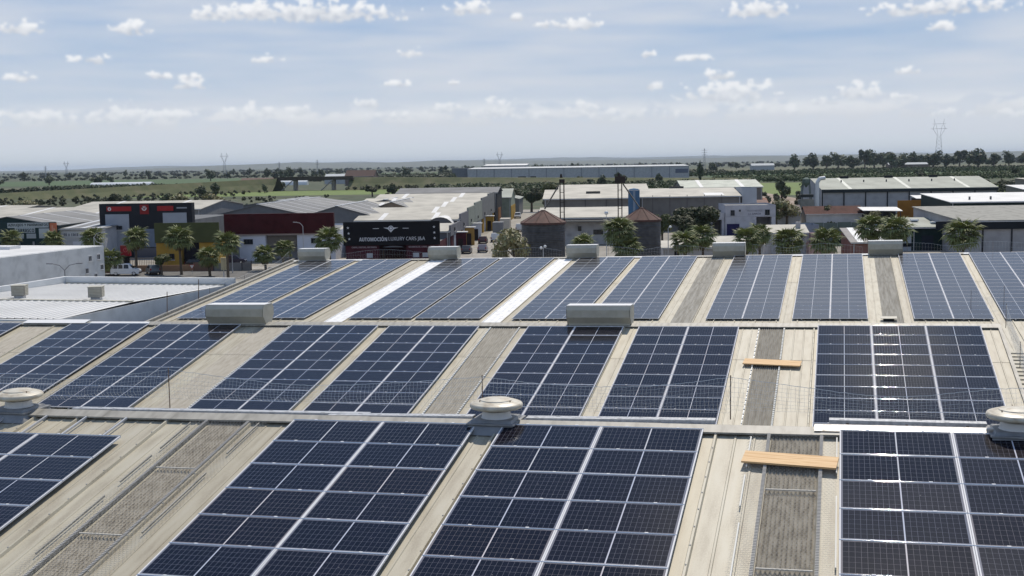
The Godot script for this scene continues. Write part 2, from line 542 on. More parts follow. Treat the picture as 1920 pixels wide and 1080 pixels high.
	mats.frame_dark = flat(0.06, 0.06, 0.065, 0.5)
	mats.roof_cream = rough_tex(ntex(71, mix3(0.39, 0.37, 0.315, 0.22), 0.012, 5, 256, 1.0, 0.3), 22.0, 0.7)
	mats.roof_white = rough_tex(ntex(73, mix3(0.60, 0.60, 0.585, 0.12), 0.012, 5, 256, 1.0, 0.3), 22.0, 0.6)
	mats.roof_grey = rough_tex(ntex(79, mix3(0.125, 0.13, 0.135, 0.25), 0.012, 5, 256, 1.0, 0.3), 20.0, 0.75)
	mats.roof_grey2 = rough_tex(ntex(83, mix3(0.17, 0.172, 0.17, 0.25), 0.012, 5, 256, 1.0, 0.3), 20.0, 0.75)
	mats.roof_green = rough_tex(ntex(89, mix3(0.25, 0.27, 0.23, 0.25), 0.012, 5, 256, 1.0, 0.4), 18.0, 0.7)
	mats.skylight_far = flat(0.55, 0.56, 0.56, 0.4)
	mats.trunk = rough_tex(ntex(97, mix3(0.11, 0.085, 0.062, 0.4), 0.05, 4, 128, 1.0, 0.6), 1.2, 0.95, 0.0, false)
	var lm := StandardMaterial3D.new()
	lm.vertex_color_use_as_albedo = true
	lm.roughness = 0.65
	lm.backlight_enabled = true
	lm.backlight = lin(0.14, 0.17, 0.04)
	lm.cull_mode = BaseMaterial3D.CULL_DISABLED
	mats.leaf = lm

# ---------- ground, fields, hills ----------
func sheet_poly(pts: Array, h: float) -> ArrayMesh:
	# a level sheet from a counter-clockwise (seen from above) outline in the estate's axes
	var m := M.new()
	var poly := PackedVector2Array()
	for p in pts:
		poly.append(Vector2(p[0], p[1]))
	var k := Geometry2D.triangulate_polygon(poly)
	for i in range(0, k.size(), 3):
		var q := [poly[k[i]], poly[k[i + 1]], poly[k[i + 2]]]
		if (q[1] - q[0]).cross(q[2] - q[0]) < 0:
			q.reverse()
		m.tri(tp(q[0].x, q[0].y, h), tp(q[1].x, q[1].y, h), tp(q[2].x, q[2].y, h))
	return m.mesh()

func rect(a0: float, b0: float, a1: float, b1: float, h: float) -> ArrayMesh:
	return sheet_poly([[a0, b0], [a1, b0], [a1, b1], [a0, b1]], h)

func kerbed(a0: float, b0: float, a1: float, b1: float, h: float) -> ArrayMesh:
	var m := M.new()
	m.xf = Transform3D(Basis(Vector3.UP, TOWN), Vector3.ZERO)
	m.box(Vector3(a0, 0.0, -b1), Vector3(a1, h, -b0))
	return m.mesh()

func ground_and_fields() -> void:
	var R := 30000.0
	var earth := rough_tex(ntex(101, [C(0.036, 0.044, 0.018), C(0.03, 0.048, 0.014), C(0.045, 0.058, 0.022), C(0.085, 0.078, 0.042)], 0.012, 6, 512, 1.0, 0.8), 140.0, 0.95)
	struct("ground", rect(-R, -R, R, R, 0.0), earth, "plain of green and straw coloured farmland reaching the horizon")
	var yard := rough_tex(ntex(103, [C(0.17, 0.155, 0.125), C(0.25, 0.23, 0.195), C(0.31, 0.29, 0.25)], 0.02, 5, 256, 1.0, 0.5), 23.0, 0.95)
	struct("yard", rect(-150, 60, 150, 330, 0.02), yard, "pale packed yards between the workshops")
	struct("road", rect(-22.5, 190, -12.5, 430, 0.05), rough_tex(ntex(105, [C(0.22, 0.205, 0.175), C(0.30, 0.28, 0.245), C(0.345, 0.325, 0.285)], 0.02, 5, 256, 1.0, 0.4), 17.0, 0.95), "dusty street running away beside the stepped workshop row")
	struct("road", rect(-150, 176, -30, 191, 0.045), mats.asphalt, "asphalt road crossing in front of the palms")
	struct("pavement", kerbed(-150, 191, -41, 196.3, 0.14), mats.paving, "raised pavement along the palms")
	var lime := rough_tex(ntex(107, [C(0.09, 0.13, 0.024), C(0.12, 0.17, 0.034), C(0.15, 0.19, 0.046)], 0.03, 5, 256, 1.0, 0.7), 60.0, 0.95)
	var crop := rough_tex(ntex(109, [C(0.03, 0.062, 0.014), C(0.042, 0.085, 0.02), C(0.058, 0.10, 0.028)], 0.03, 5, 256, 1.0, 0.7), 80.0, 0.95)
	var straw := rough_tex(ntex(113, [C(0.05, 0.06, 0.022), C(0.075, 0.08, 0.034), C(0.12, 0.108, 0.058)], 0.015, 5, 256, 1.0, 0.6), 150.0, 0.95)
	var olive := rough_tex(ntex(117, [C(0.03, 0.042, 0.015), C(0.05, 0.062, 0.023), C(0.09, 0.088, 0.04)], 0.012, 6, 512, 1.0, 0.9), 70.0, 0.95)
	var dirt := rough_tex(ntex(119, [C(0.20, 0.15, 0.11), C(0.27, 0.21, 0.16), C(0.31, 0.25, 0.2)], 0.02, 5, 128, 1.0, 0.5), 40.0, 0.95)
	var f := [
		["field", lime, 86, 560, 240, 860, "lime green crop behind the long green roofed shed"],
		["field", lime, -260, 690, -60, 830, "lime green strip in front of the rail embankment"],
		["field", crop, 120, 900, 520, 1700, "dark green field beyond the lime crop"],
		["field", crop, -80, 860, 110, 1060, "deep green field before the long grey warehouse"],
		["field", crop, -420, 1500, -100, 2600, "wide green field beyond the embankment bridge"],
		["field", olive, -460, 330, -120, 640, "rough olive grassland behind the cream roofed sheds"],
		["field", straw, -700, 900, -330, 1150, "pale straw field under the plastic tunnels"],
		["field", crop, -900, 1300, -430, 1900, "green field beyond the plastic tunnels"],
		["field", straw, 140, 1750, 900, 2500, "pale field in front of the tall tree belt"],
		["field", crop, 560, 600, 1400, 1500, "green field beside the tall tree belt"],
		["yard", dirt, 40, 420, 86, 620, "reddish earth yard by the small silo tower"],
	]
	for i in f.size():
		struct(f[i][0], rect(f[i][2], f[i][3], f[i][4], f[i][5], 0.04 + 0.012 * i), f[i][1], f[i][6])
	struct("path", rect(-420, 470, -150, 474, 0.25), straw, "pale farm track across the olive grassland")
	struct("path", sheet_poly([[-400, 590], [-150, 655], [-150, 660], [-400, 596]], 0.26), straw, "pale farm track climbing towards the embankment")
	# plastic tunnels
	var plastic := flat(0.62, 0.64, 0.64, 0.4)
	for t in [[-560, 1010, 130, 22, "long white plastic crop tunnel on the straw field"], [-450, 1190, 60, 14, "short white plastic crop tunnel behind the long one"], [640, 1240, 120, 30, "white plastic crop tunnels beside the tall tree belt"], [-262, 1100, 30, 9, "small white plastic tunnel near the bushes"]]:
		var o := thing("plastic_tunnel", t[4], "greenhouse", tp(t[0], t[1]), TOWN)
		var m := M.new()
		var poly := PackedVector2Array()
		for k in 9:
			poly.append(Vector2(cos(PI * k / 8) * t[3] * 0.5, sin(PI * k / 8) * 4.0))
		m.xf = Transform3D(Basis(Vector3.UP, PI / 2), Vector3.ZERO)
		m.prism(poly, -t[2] * 0.5, t[2] * 0.5)
		part(o, "cover", m.mesh(), plastic)
	# hills on the skyline: real ground, 9 to 13 km away
	var hm := rough_tex(ntex(121, mix3(0.10, 0.105, 0.07, 0.3), 0.012, 5, 256, 1.0, 0.3), 900.0, 1.0)
	for L in [[14500.0, 66.0, 3, 0.0], [25000.0, 128.0, 11, 300.0]]:
		var hn := FastNoiseLite.new()
		hn.seed = int(L[2])
		hn.frequency = 0.0003
		hn.fractal_octaves = 4
		var m := M.new()
		var prev := []
		for i in 241:
			var az := deg_to_rad(-70.0 + i * 0.5)
			var d: float = L[0]
			var rise := smoothstep(-36.0, -27.0, rad_to_deg(az))
			var hh: float = L[1] * (0.25 + 0.75 * rise) * (0.75 + 0.45 * hn.get_noise_2d(az * d, L[3]))
			var dir := Vector3(sin(az), 0, -cos(az))
			var row := [dir * (d - 2500) - Vector3.UP * 2, dir * (d - 900) + Vector3.UP * hh * 0.5, dir * d + Vector3.UP * hh, dir * (d + 1600) - Vector3.UP * 2]
			if i:
				for j in 3:
					m.quad(prev[j], row[j], row[j + 1], prev[j + 1])
			prev = row
		struct("hills", m.mesh(), hm, "low blue hills along the skyline")

# ---------- the three halls under the solar panels ----------
func sheet_mesh(w: float, len: float) -> ArrayMesh:
	# a ribbed roof sheet: seam rib on its near edge, two flutes
	var p := [[0.0, 0.0], [0.02, 0.055], [0.06, 0.055], [0.08, 0.0], [w * 0.36, 0.0], [w * 0.36 + 0.012, 0.016], [w * 0.36 + 0.045, 0.016], [w * 0.36 + 0.057, 0.0], [w * 0.69, 0.0], [w * 0.69 + 0.012, 0.016], [w * 0.69 + 0.045, 0.016], [w * 0.69 + 0.057, 0.0], [w, 0.0]]
	var m := M.new()
	for i in p.size() - 1:
		var a := Vector3(p[i][0], p[i][1], 0)
		var b := Vector3(p[i + 1][0], p[i + 1][1], 0)
		var z := Vector3(0, 0, len)
		m.quad(a + z, b + z, b, a, Vector2(p[i][0], len), Vector2(p[i + 1][0], 0))
	return m.mesh()

func wavy_mesh(w: float, len: float, waves: int, amp: float) -> ArrayMesh:
	var m := M.new()
	var k := waves * 4
	for i in k:
		var x0 := w * i / k
		var x1 := w * (i + 1) / k
		var a := Vector3(x0, amp * sin(TAU * i / 4.0), 0)
		var b := Vector3(x1, amp * sin(TAU * (i + 1) / 4.0), 0)
		var z := Vector3(0, 0, len)
		m.quad(a + z, b + z, b, a, Vector2(float(i) / k, len), Vector2(float(i + 1) / k, 0))
	return m.mesh()

func lay(parent: Node3D, nm: String, mesh: Mesh, m: Material, xf: Transform3D) -> MeshInstance3D:
	var o := part(parent, nm, mesh, m)
	o.transform = parent.transform.affine_inverse() * xf
	return o

func hall(k: int, label: String, x0: float, x1: float, len: float, back: float, apex: float, lap: float, lights: Array, whites: Array, eave_drop: float) -> Node3D:
	var root := thing("factory_hall", label, "building", Vector3((x0 + x1) * 0.5, 0, -(ROOF[k][1] - apex)))
	var cuts := []
	for s in lights: cuts.append([s[0], s[1], s[2]])
	for s in whites: cuts.append([s[0], s[1], "white"])
	cuts.sort_custom(func(a, b): return a[0] < b[0])
	cuts.append([x1, x1, ""])
	var x := x0
	var spans := [[apex, lap + 0.06, 0.008], [lap, len, 0.0]] if lap > 0 else [[apex, len, 0.0]]
	var i := 0
	for c in cuts:
		var gap: float = c[0] - x
		var nn := maxi(1, roundi(gap / 1.08))
		if gap > 0.05:
			var w := gap / nn
			for j in nn:
				for s in spans:
					var sm := sheet_mesh(w, s[1] - s[0])
					lay(root, "roof_sheet", sm, mats["sheet%d" % ((i * 7 + i / 3) % 4)], rxf(k, x + j * w, s[0], -0.14 + s[2]))
					i += 1
		if c[1] > c[0]:
			for s in spans:
				if c[2] == "white":
					lay(root, "white_roof_sheet", sheet_mesh(c[1] - c[0], s[1] - s[0]), mats.white_sheet, rxf(k, c[0], s[0], -0.13 + s[2]))
				else:
					var so := lay(root, "skylight_sheet", wavy_mesh(c[1] - c[0], s[1] - s[0], 12, 0.018), mats[c[2]], rxf(k, c[0], s[0], -0.135 + s[2]))
					so.set_meta("label", "corrugated translucent roof sheet grey with grime")
		x = c[1]
	# ridge capping in lengths, resting on the ribs
	var s0: float = ROOF[k][0]
	var cx := x0
	var n := 0
	while cx < x1:
		var w := minf(3.1, x1 - cx)
		var m := M.new()
		var top := rxf(k, cx, apex, -0.045 if n % 2 else -0.05)
		var f := 0.34 if k == 0 else 0.42
		m.xf = top
		m.quad(Vector3(0, 0, f), Vector3(w + 0.04, 0, f), Vector3(w + 0.04, 0.012, 0), Vector3(0, 0.012, 0))
		m.quad(Vector3(0, -0.035, f + 0.004), Vector3(w + 0.04, -0.035, f + 0.004), Vector3(w + 0.04, 0, f), Vector3(0, 0, f))
		m.xf = Transform3D(Basis(top.basis.x, -2 * s0) * top.basis, top.origin)
		m.quad(Vector3(0, 0.012, 0), Vector3(w + 0.04, 0.012, 0), Vector3(w + 0.04, 0, -f), Vector3(0, 0, -f))
		var cm := M.new()
		cm.v = m.v; cm.n = m.n; cm.t = m.t; cm.c = m.c
		var o := part(root, "ridge_cap", cm.mesh(), mats.cap_new if (k == 2 and n % 4 in [0, 1]) or (k == 1 and n == 4) else mats.cap)
		o.transform = root.transform.affine_inverse()
		cx += w
		n += 1
	# screws and washers along the ribs
	if k < 2:
		var fx := M.new()
		for sh in root.get_children():
			if not str(sh.name).begins_with("roof_sheet"): continue
			fx.xf = sh.transform
			var z := 0.35
			while z < (sh.mesh as ArrayMesh).get_aabb().size.z:
				fx.box(Vector3(0.028, 0.055, z), Vector3(0.052, 0.068, z + 0.024))
				z += 0.62
		part(root, "roof_fixings", fx.mesh(), mats.slot).set_meta("kind", "stuff")
	# far slope and walls
	var ap := rxf(k, x0, apex, -0.14)
	var bm := M.new()
	var y0 := ap.origin.y
	var y1 := y0 + TILT * (x1 - x0)
	var z0 := ap.origin.z
	var zb := z0 - back
	var drop := back * tan(s0)
	bm.quad(Vector3(x0, y0, z0), Vector3(x1, y1, z0), Vector3(x1, y1 - drop, zb), Vector3(x0, y0 - drop, zb))
	var bo := part(root, "rear_roof_slope", bm.mesh(), mats.cap)
	bo.transform = root.transform.affine_inverse()
	var fr := rxf(k, x0, len, -0.16).origin
	var wm := M.new()
	for e in [[x0, 0.0, -1], [x1, TILT * (x1 - x0), 1]]:
		var q := [Vector3(e[0], 0, fr.z), Vector3(e[0], 0, zb), Vector3(e[0], y0 + e[1] - drop - 0.03, zb), Vector3(e[0], y0 + e[1] - 0.03, z0), Vector3(e[0], fr.y + e[1] - 0.03, fr.z)]
		for j in [[0, 1, 2], [0, 2, 3], [0, 3, 4]]:
			if e[2] > 0: wm.tri(q[j[0]], q[j[1]], q[j[2]])
			else: wm.tri(q[j[0]], q[j[2]], q[j[1]])
	wm.quad(Vector3(x0, 0, fr.z), Vector3(x1, 0, fr.z), Vector3(x1, fr.y + TILT * (x1 - x0) - 0.03, fr.z), Vector3(x0, fr.y - 0.03, fr.z))
	wm.quad(Vector3(x1, 0, zb), Vector3(x0, 0, zb), Vector3(x0, y0 - drop - 0.03, zb), Vector3(x1, y1 - drop - 0.03, zb))
	var wo := part(root, "wall", wm.mesh(), wall_mat("hall_wall", 0.42, 0.41, 0.38))
	wo.transform = root.transform.affine_inverse()
	return root

func halls() -> void:
	hall(0, "nearest hall with two grimy skylight strips under wire mesh", -22.0, 8.0, 13.2, 12.6, -0.30, 0.0, [[-13.1, -12.2, "grime"], [-1.22, -0.33, "grime"]], [], 0)
	var mid := hall(1, "middle hall with beaded skylight rails and two box ventilators", -46.0, 5.95, 13.0, 12.6, -0.55, 3.3, [[-36.6, -35.3, "grime_grey"], [-24.8, -23.45, "grime_grey"], [-14.1, -12.95, "grime_grey"], [-3.0, -2.1, "grime_grey"]], [], 0)
	var far := hall(2, "farthest hall with pale painted strips between bluish arrays", -41.4, 22.0, 27.0, 24.0, -0.35, 9.3, [[-9.1, -7.9, "grime_clear"], [2.35, 3.4, "grime_clear"]], [[-29.95, -28.8], [-20.05, -18.95]], 0)
	# verge parapet of the far hall, a low kerb of capped sheet
	var vm := M.new()
	for s in [[-41.5, 0.22, 0.02], [-41.05, 0.12, 0.0]]:
		vm.xf = rxf(2, s[0], -0.35, -0.14)
		vm.box(Vector3(-0.09, 0, 0), Vector3(0.09, s[1], 27.2))
	var vo := part(far, "verge_kerb", vm.mesh(), mats.cap)
	vo.transform = far.transform.affine_inverse()
	vm = M.new()
	vm.xf = rxf(1, 5.95, -0.55, -0.14)
	vm.box(Vector3(-0.05, -0.25, 0), Vector3(0.07, 0.09, 13.4))
	vo = part(mid, "verge_kerb", vm.mesh(), mats.cap)
	vo.transform = mid.transform.affine_inverse()
	# a lower slatted lean-to past the middle hall's end
	var lt := thing("lean_to_roof", "low slatted lean-to roof past the end of the middle hall", "roof", Vector3(6.4, 0, -66))
	for i in 22:
		pbox(lt, "roof_slat", Vector3(0.0, 6.55 + 0.0 * i, 3.0 + i * 1.05), Vector3(14, 6.68, 3.0 + i * 1.05 + 0.62), mats["sheet%d" % (i % 4)])
	pbox(lt, "wall", Vector3(0.0, 0, 2.8), Vector3(14, 6.5, 26.2), wall_mat("hall_wall", 0.42, 0.41, 0.38))

# ---------- solar panels ----------
const ORD := ["top", "second", "third", "fourth", "fifth", "sixth", "seventh", "eighth", "ninth", "tenth", "eleventh", "twelfth", "thirteenth", "fourteenth", "fifteenth", "sixteenth", "seventeenth", "eighteenth", "lowest"]
# roof, x, t of upper edge, columns, rows, what singles the array out
const ARRAYS := [
	[0, -18.69, 1.09, 2, 6, "near array below bare rails"],
	[0, -11.146, 0.03, 2, 8, "near array before the fan"],
	[0, -6.544, 0.0, 2, 8, "near array past the fan"],
	[0, 0.051, -0.10, 3, 7, "near array at the plank's end"],
	[1, -0.772, -0.17, 3, 10, "three-wide middle array"],
	[1, -7.855, 0.0, 2, 10, "middle array beside the short plank"],
	[1, -12.507, 0.03, 2, 10, "middle array shaded by the shorter ventilator"],
	[1, -18.669, 0.03, 2, 9, "middle array beside twin slotted rails"],
	[1, -23.231, -0.02, 2, 9, "middle array along one slotted rail"],
	[1, -29.75, -0.1, 2, 9, "middle array shaded by the longer ventilator"],
	[1, -34.4, -0.2, 2, 8, "middle array below the white cover"],
	[1, -41.1, -0.2, 2, 3, "middle array past the outermost skylight"],
	[2, -40.15, 0.1, 2, 19, "far array along the verge kerb"],
	[2, -35.55, 0.0, 2, 19, "far array second from the kerb"],
	[2, -28.65, 0.0, 2, 19, "far array third from the kerb"],
	[2, -24.38, 0.0, 2, 19, "far array fourth from the kerb"],
	[2, -18.4, 0.1, 2, 19, "far array fifth from the kerb"],
	[2, -13.85, 0.0, 2, 19, "far array sixth from the kerb"],
	[2, -7.18, 0.0, 2, 19, "far array seventh from the kerb"],
	[2, -2.45, -0.05, 2, 19, "far array eighth from the kerb"],
	[2, 3.95, -0.05, 2, 19, "far array ninth from the kerb"],
	[2, 8.55, -0.1, 2, 19, "far array tenth from the kerb"],
]

func frame_into(m: M, x: float, z: float) -> void:
	var w := PW - 0.008
	var h := PH - 0.006
	var f := 0.024
	m.box(Vector3(x, -0.035, z), Vector3(x + f, 0, z + h))
	m.box(Vector3(x + w - f, -0.035, z), Vector3(x + w, 0, z + h))
	m.box(Vector3(x + f, -0.035, z), Vector3(x + w - f, 0, z + 0.011))
	m.box(Vector3(x + f, -0.035, z + h - 0.011), Vector3(x + w - f, 0, z + h))

func cells_into(m: M, x: float, z: float) -> void:
	var w := PW - 0.008
	var h := PH - 0.006
	var f := 0.024
	m.quad(Vector3(x + f, -0.006, z + h - 0.011), Vector3(x + w - f, -0.006, z + h - 0.011), Vector3(x + w - f, -0.006, z + 0.011), Vector3(x + f, -0.006, z + 0.011), Vector2(0, 1), Vector2(1, 0))
	m.quad(Vector3(x + f, -0.03, z + f), Vector3(x + w - f, -0.03, z + f), Vector3(x + w - f, -0.03, z + h - f), Vector3(x + f, -0.03, z + h - f), Vector2(0, 1), Vector2(0.001, 0.999))

func panels() -> void:
	var fm := M.new()
	frame_into(fm, 0, 0)
	var frame := fm.mesh()
	var cm := M.new()
	cells_into(cm, 0, 0)
	var cells := cm.mesh()
	var lip := M.new().tube(Vector3(0, -0.003, 0.006), Vector3(PW - 0.008, -0.003, 0.006), 0.0115, 0.0115, 12, false).mesh()
	var clamp_mesh := M.new().box(Vector3(-0.03, -0.02, -0.022), Vector3(0.03, 0.012, 0.008)).mesh()
	var rest_f := M.new()
	var rest_c := M.new()
	var n := 0
	for a in ARRAYS:
		var k: int = a[0]
		# the rails the array is clamped to
		var rails := thing("mounting_rails", "aluminium rails under the " + a[5], "rails", rxf(k, a[1], 0).origin, 0.0, "mounting rails under the solar arrays")
		rails.transform = rxf(k, a[1], a[2])
		for c in a[3] * 2:
			var x = (c + 0.5) * PW * 0.5
			var up := -1.05 if a[1] == -18.69 else -0.07
			pbox(rails, "rail", Vector3(x - 0.02, -0.085, up), Vector3(x + 0.02, -0.04, a[4] * PH + 0.05), mats.alu)
			for j in range(0, a[4], 3):
				pbox(rails, "rail_foot", Vector3(x - 0.03, -0.138, j * PH + 0.1), Vector3(x + 0.03, -0.085, j * PH + 0.2), mats.alu)
		for row in a[4]:
			for c in a[3]:
				var lift := rng.randf_range(-0.002, 0.002)
				if k == 2 and row < 16:
					rest_f.xf = rxf(k, a[1], a[2], lift)
					rest_c.xf = rest_f.xf
					frame_into(rest_f, c * PW, row * PH)
					cells_into(rest_c, c * PW, row * PH)
					continue
				var o := thing("solar_panel", "solar panel, %s row, %s, %s" % [ORD[row], "middle column" if a[3] == 3 and c == 1 else "white workshop side" if c == 0 else "side away from white workshop", a[5]], "solar panel", Vector3.ZERO, 0.0, "solar panels of the " + a[5])
				var b := rxf(k, a[1], a[2], lift)
				o.transform = Transform3D(b.basis, b * Vector3(c * PW, 0, row * PH))
				o.rotate_object_local(Vector3.RIGHT, rng.randf_range(-0.005, 0.005))
				o.rotate_object_local(Vector3.FORWARD, rng.randf_range(-0.001, 0.001))
				part(o, "frame", frame, mats.alu_frame)
				part(o, "cells", cells, mats["cells%d" % (rng.randi() % 4)] if k < 2 else mats.cells_old)
				part(o, "frame_lip", lip, mats.alu_lip)
				for s in [0.5, 1.5]:
					part(o, "clamp", clamp_mesh, mats.alu_frame, Vector3(s * PW * 0.5, 0, 0))
				n += 1
	var rf := thing("distant_solar_panels", "upper sixteen rows of solar panels on every array of the farthest hall", "solar panels")
	rf.set_meta("kind", "stuff")
	part(rf, "frames", rest_f.mesh(), mats.alu_frame).set_meta("kind", "stuff")
	part(rf, "cells", rest_c.mesh(), mats.cells_old).set_meta("kind", "stuff")

# ---------- things standing or lying on the roofs ----------
func ridge_y(k: int, x: float, apex: float) -> float:
	return rxf(k, x, apex, -0.05).origin.y

func mushroom_fan(x: float, label: String) -> void:
	var y := ridge_y(0, x, -0.3)
	var o := thing("roof_fan", label, "roof fan", Vector3(x, y, -24.22), 0.0, "mushroom extractor fans on the near ridge")
	# saddle of folded sheet over the ridge
	var m := M.new()
	var sl := 0.2
	var lo := [Vector3(-0.56, -0.20, 0.62), Vector3(0.56, -0.20, 0.62), Vector3(0.56, -0.20, -0.62), Vector3(-0.56, -0.20, -0.62)]
	var hi := [Vector3(-0.40, 0.06, 0.38), Vector3(0.40, 0.06, 0.38), Vector3(0.40, 0.06, -0.38), Vector3(-0.40, 0.06, -0.38)]
	for i in 4:
		m.quad(lo[i], lo[(i + 1) % 4], hi[(i + 1) % 4], hi[i])
	m.quad(hi[0], hi[1], hi[2], hi[3])
	part(o, "saddle", m.mesh(), mats.fan_grey)
	m = M.new()
	m.box(Vector3(-0.50, -0.02, -0.5), Vector3(0.50, 0.01, 0.5))
	part(o, "flange", m.mesh(), mats.fan_grey)
	part(o, "neck", M.new().lathe([Vector2(0.335, 0.0), Vector2(0.335, 0.05), Vector2(0.305, 0.07), Vector2(0.285, 0.20), Vector2(0.265, 0.20), Vector2(0.265, 0.06)], 32).mesh(), mats.cap_new)
	var guard := M.new()
	for i in 20:
		var e := Vector3(cos(TAU * i / 20), 0, sin(TAU * i / 20))
		guard.wire(e * 0.27 + Vector3.UP * 0.19, e * 0.27 + Vector3.UP * 0.30, 0.006)
	part(o, "bird_guard", guard.mesh(), mats.zinc)
	part(o, "motor", M.new().lathe([Vector2(0.17, 0.1), Vector2(0.17, 0.30)], 20).mesh(), mats.fan_cap)
	var prof := []
	for i in 13:
		var t := PI * (-0.5 + i / 12.0)
		prof.append(Vector2(0.488 + 0.06 * cos(t), 0.315 + 0.06 * sin(t)))
	prof.append(Vector2(0.44, 0.395)); prof.append(Vector2(0.335, 0.415)); prof.append(Vector2(0.325, 0.432)); prof.append(Vector2(0.18, 0.458)); prof.append(Vector2(0.001, 0.468))
	prof.insert(0, Vector2(0.44, 0.275)); prof.insert(0, Vector2(0.38, 0.33)); prof.insert(0, Vector2(0.02, 0.36))
	var cap := part(o, "cap", M.new().lathe(prof, 48).mesh(), mats.fan_cap)
	for i in 3:
		var e := Vector3(cos(i * 2.1 + 0.4), 0, sin(i * 2.1 + 0.4)) * 0.36
		part(cap, "bolt", M.new().tube(e + Vector3.UP * 0.40, e + Vector3.UP * 0.44, 0.012, 0.012, 6).mesh(), mats.rust)

func ridge_vent(k: int, x: float, len: float, h: float, apex: float, label: String, group: String) -> void:
	var xf := rxf(k, x, apex, -0.05)
	var o := thing("ridge_ventilator", label, "ventilator", xf.origin, 0.0, group)
	o.rotation.z = TILT
	var s := h / 0.82
	var prof := PackedVector2Array([Vector2(0.26, -0.06), Vector2(0.52, 0.30), Vector2(0.52, 0.62), Vector2(0.40, 0.78), Vector2(0.34, 0.80), Vector2(-0.34, 0.80), Vector2(-0.40, 0.78), Vector2(-0.52, 0.62), Vector2(-0.52, 0.30), Vector2(-0.26, -0.06)])
	for i in prof.size(): prof[i] *= s
	var m := M.new()
	m.xf = Transform3D(Basis(Vector3.UP, -PI / 2), Vector3.ZERO)
	# outline lies in local z (towards the eaves) and y, drawn out along x
	for i in prof.size() - 1:
		var a := prof[i]
		var b := prof[i + 1]
		m.quad(Vector3(a.x, a.y, len * 0.5), Vector3(a.x, a.y, -len * 0.5), Vector3(b.x, b.y, -len * 0.5), Vector3(b.x, b.y, len * 0.5))
	part(o, "hood", m.mesh(), mats.vent)
	for e in [-1, 1]:
		m = M.new()
		m.xf = Transform3D(Basis(Vector3.UP, -PI / 2), Vector3.ZERO)
		m.prism(prof, e * len * 0.5 - 0.015, e * len * 0.5 + 0.015)
		part(o, "end_plate", m.mesh(), mats.vent)
	pbox(o, "top_trim", Vector3(-len * 0.5 - 0.02, 0.80 * s, -0.36 * s), Vector3(len * 0.5 + 0.02, 0.815 * s, 0.37 * s), mats.cap_new)
	pbox(o, "throat", Vector3(-len * 0.5 + 0.05, -0.25, -0.3), Vector3(len * 0.5 - 0.05, 0.02, 0.3), mats.vent)

func plank(k: int, p: Transform3D, len: float, wid: float, thick: float, label: String) -> void:
	var o := thing("plank", label, "plank", Vector3.ZERO)
	o.transform = p
	var m := M.new()
	var l := Vector3(len, 0, 0)
	var w := Vector3(0, 0, wid)
	var h := Vector3(0, thick, 0)
	m.quad(w + h, l + w + h, l + h, h, Vector2(wid, 0), Vector2(0, len))
	m.t = PackedVector2Array([Vector2(wid, 0), Vector2(0, len), Vector2(wid, len), Vector2(wid, 0), Vector2(0, 0), Vector2(0, len)])
	m.quad(w, l + w, l + w + h, w + h, Vector2(0, 0), Vector2(0.03, len))
	m.quad(l, Vector3.ZERO, h, l + h, Vector2(0, 0), Vector2(0.03, len))
	m.quad(Vector3.ZERO, w, w + h, h, Vector2(0, 0), Vector2(wid, 0.03))
	m.quad(l + w, l, l + h, l + w + h, Vector2(0, 0), Vector2(wid, 0.03))
	m.quad(Vector3.ZERO, l, l + w, w)
	part(o, "board", m.mesh(), mats.wood)

func tray(a: Vector3, b: Vector3, w: float, label: String) -> void:
	# a perforated metal cable tray: floor, two lips, slots along the lips
	var o := thing("cable_tray", label, "cable tray", a)
	var d := b - a
	var up := Vector3.UP
	var s := d.normalized().cross(up).normalized() * -1.0   # towards the eaves on our side
	var m := M.new()
	m.bar(Vector3.ZERO, d, w, 0.012)
	m.bar(s * w * 0.5 - up * 0.03, d + s * w * 0.5 - up * 0.03, 0.012, 0.075)
	m.bar(-s * w * 0.5 - up * 0.03, d - s * w * 0.5 - up * 0.03, 0.012, 0.075)
	part(o, "channel", m.mesh(), mats.zinc)
	var k := int(d.length() / 0.42)
	m = M.new()
	for i in k:
		var c := d * ((i + 0.5) / k) + up * 0.0065 + s * (w * 0.22 if i % 2 else -w * 0.2)
		var e := d.normalized() * 0.05
		m.bar(c - e, c + e, 0.014, 0.003)
	part(o, "slots", m.mesh(), mats.black)
	for i in 3:
		var c := d * (0.12 + 0.38 * i)
		m = M.new()
		m.bar(c - up * 0.07 - s * 0.12, c - up * 0.07 + s * 0.12, 0.05, 0.05)
		part(o, "bearer", m.mesh(), mats.rust)

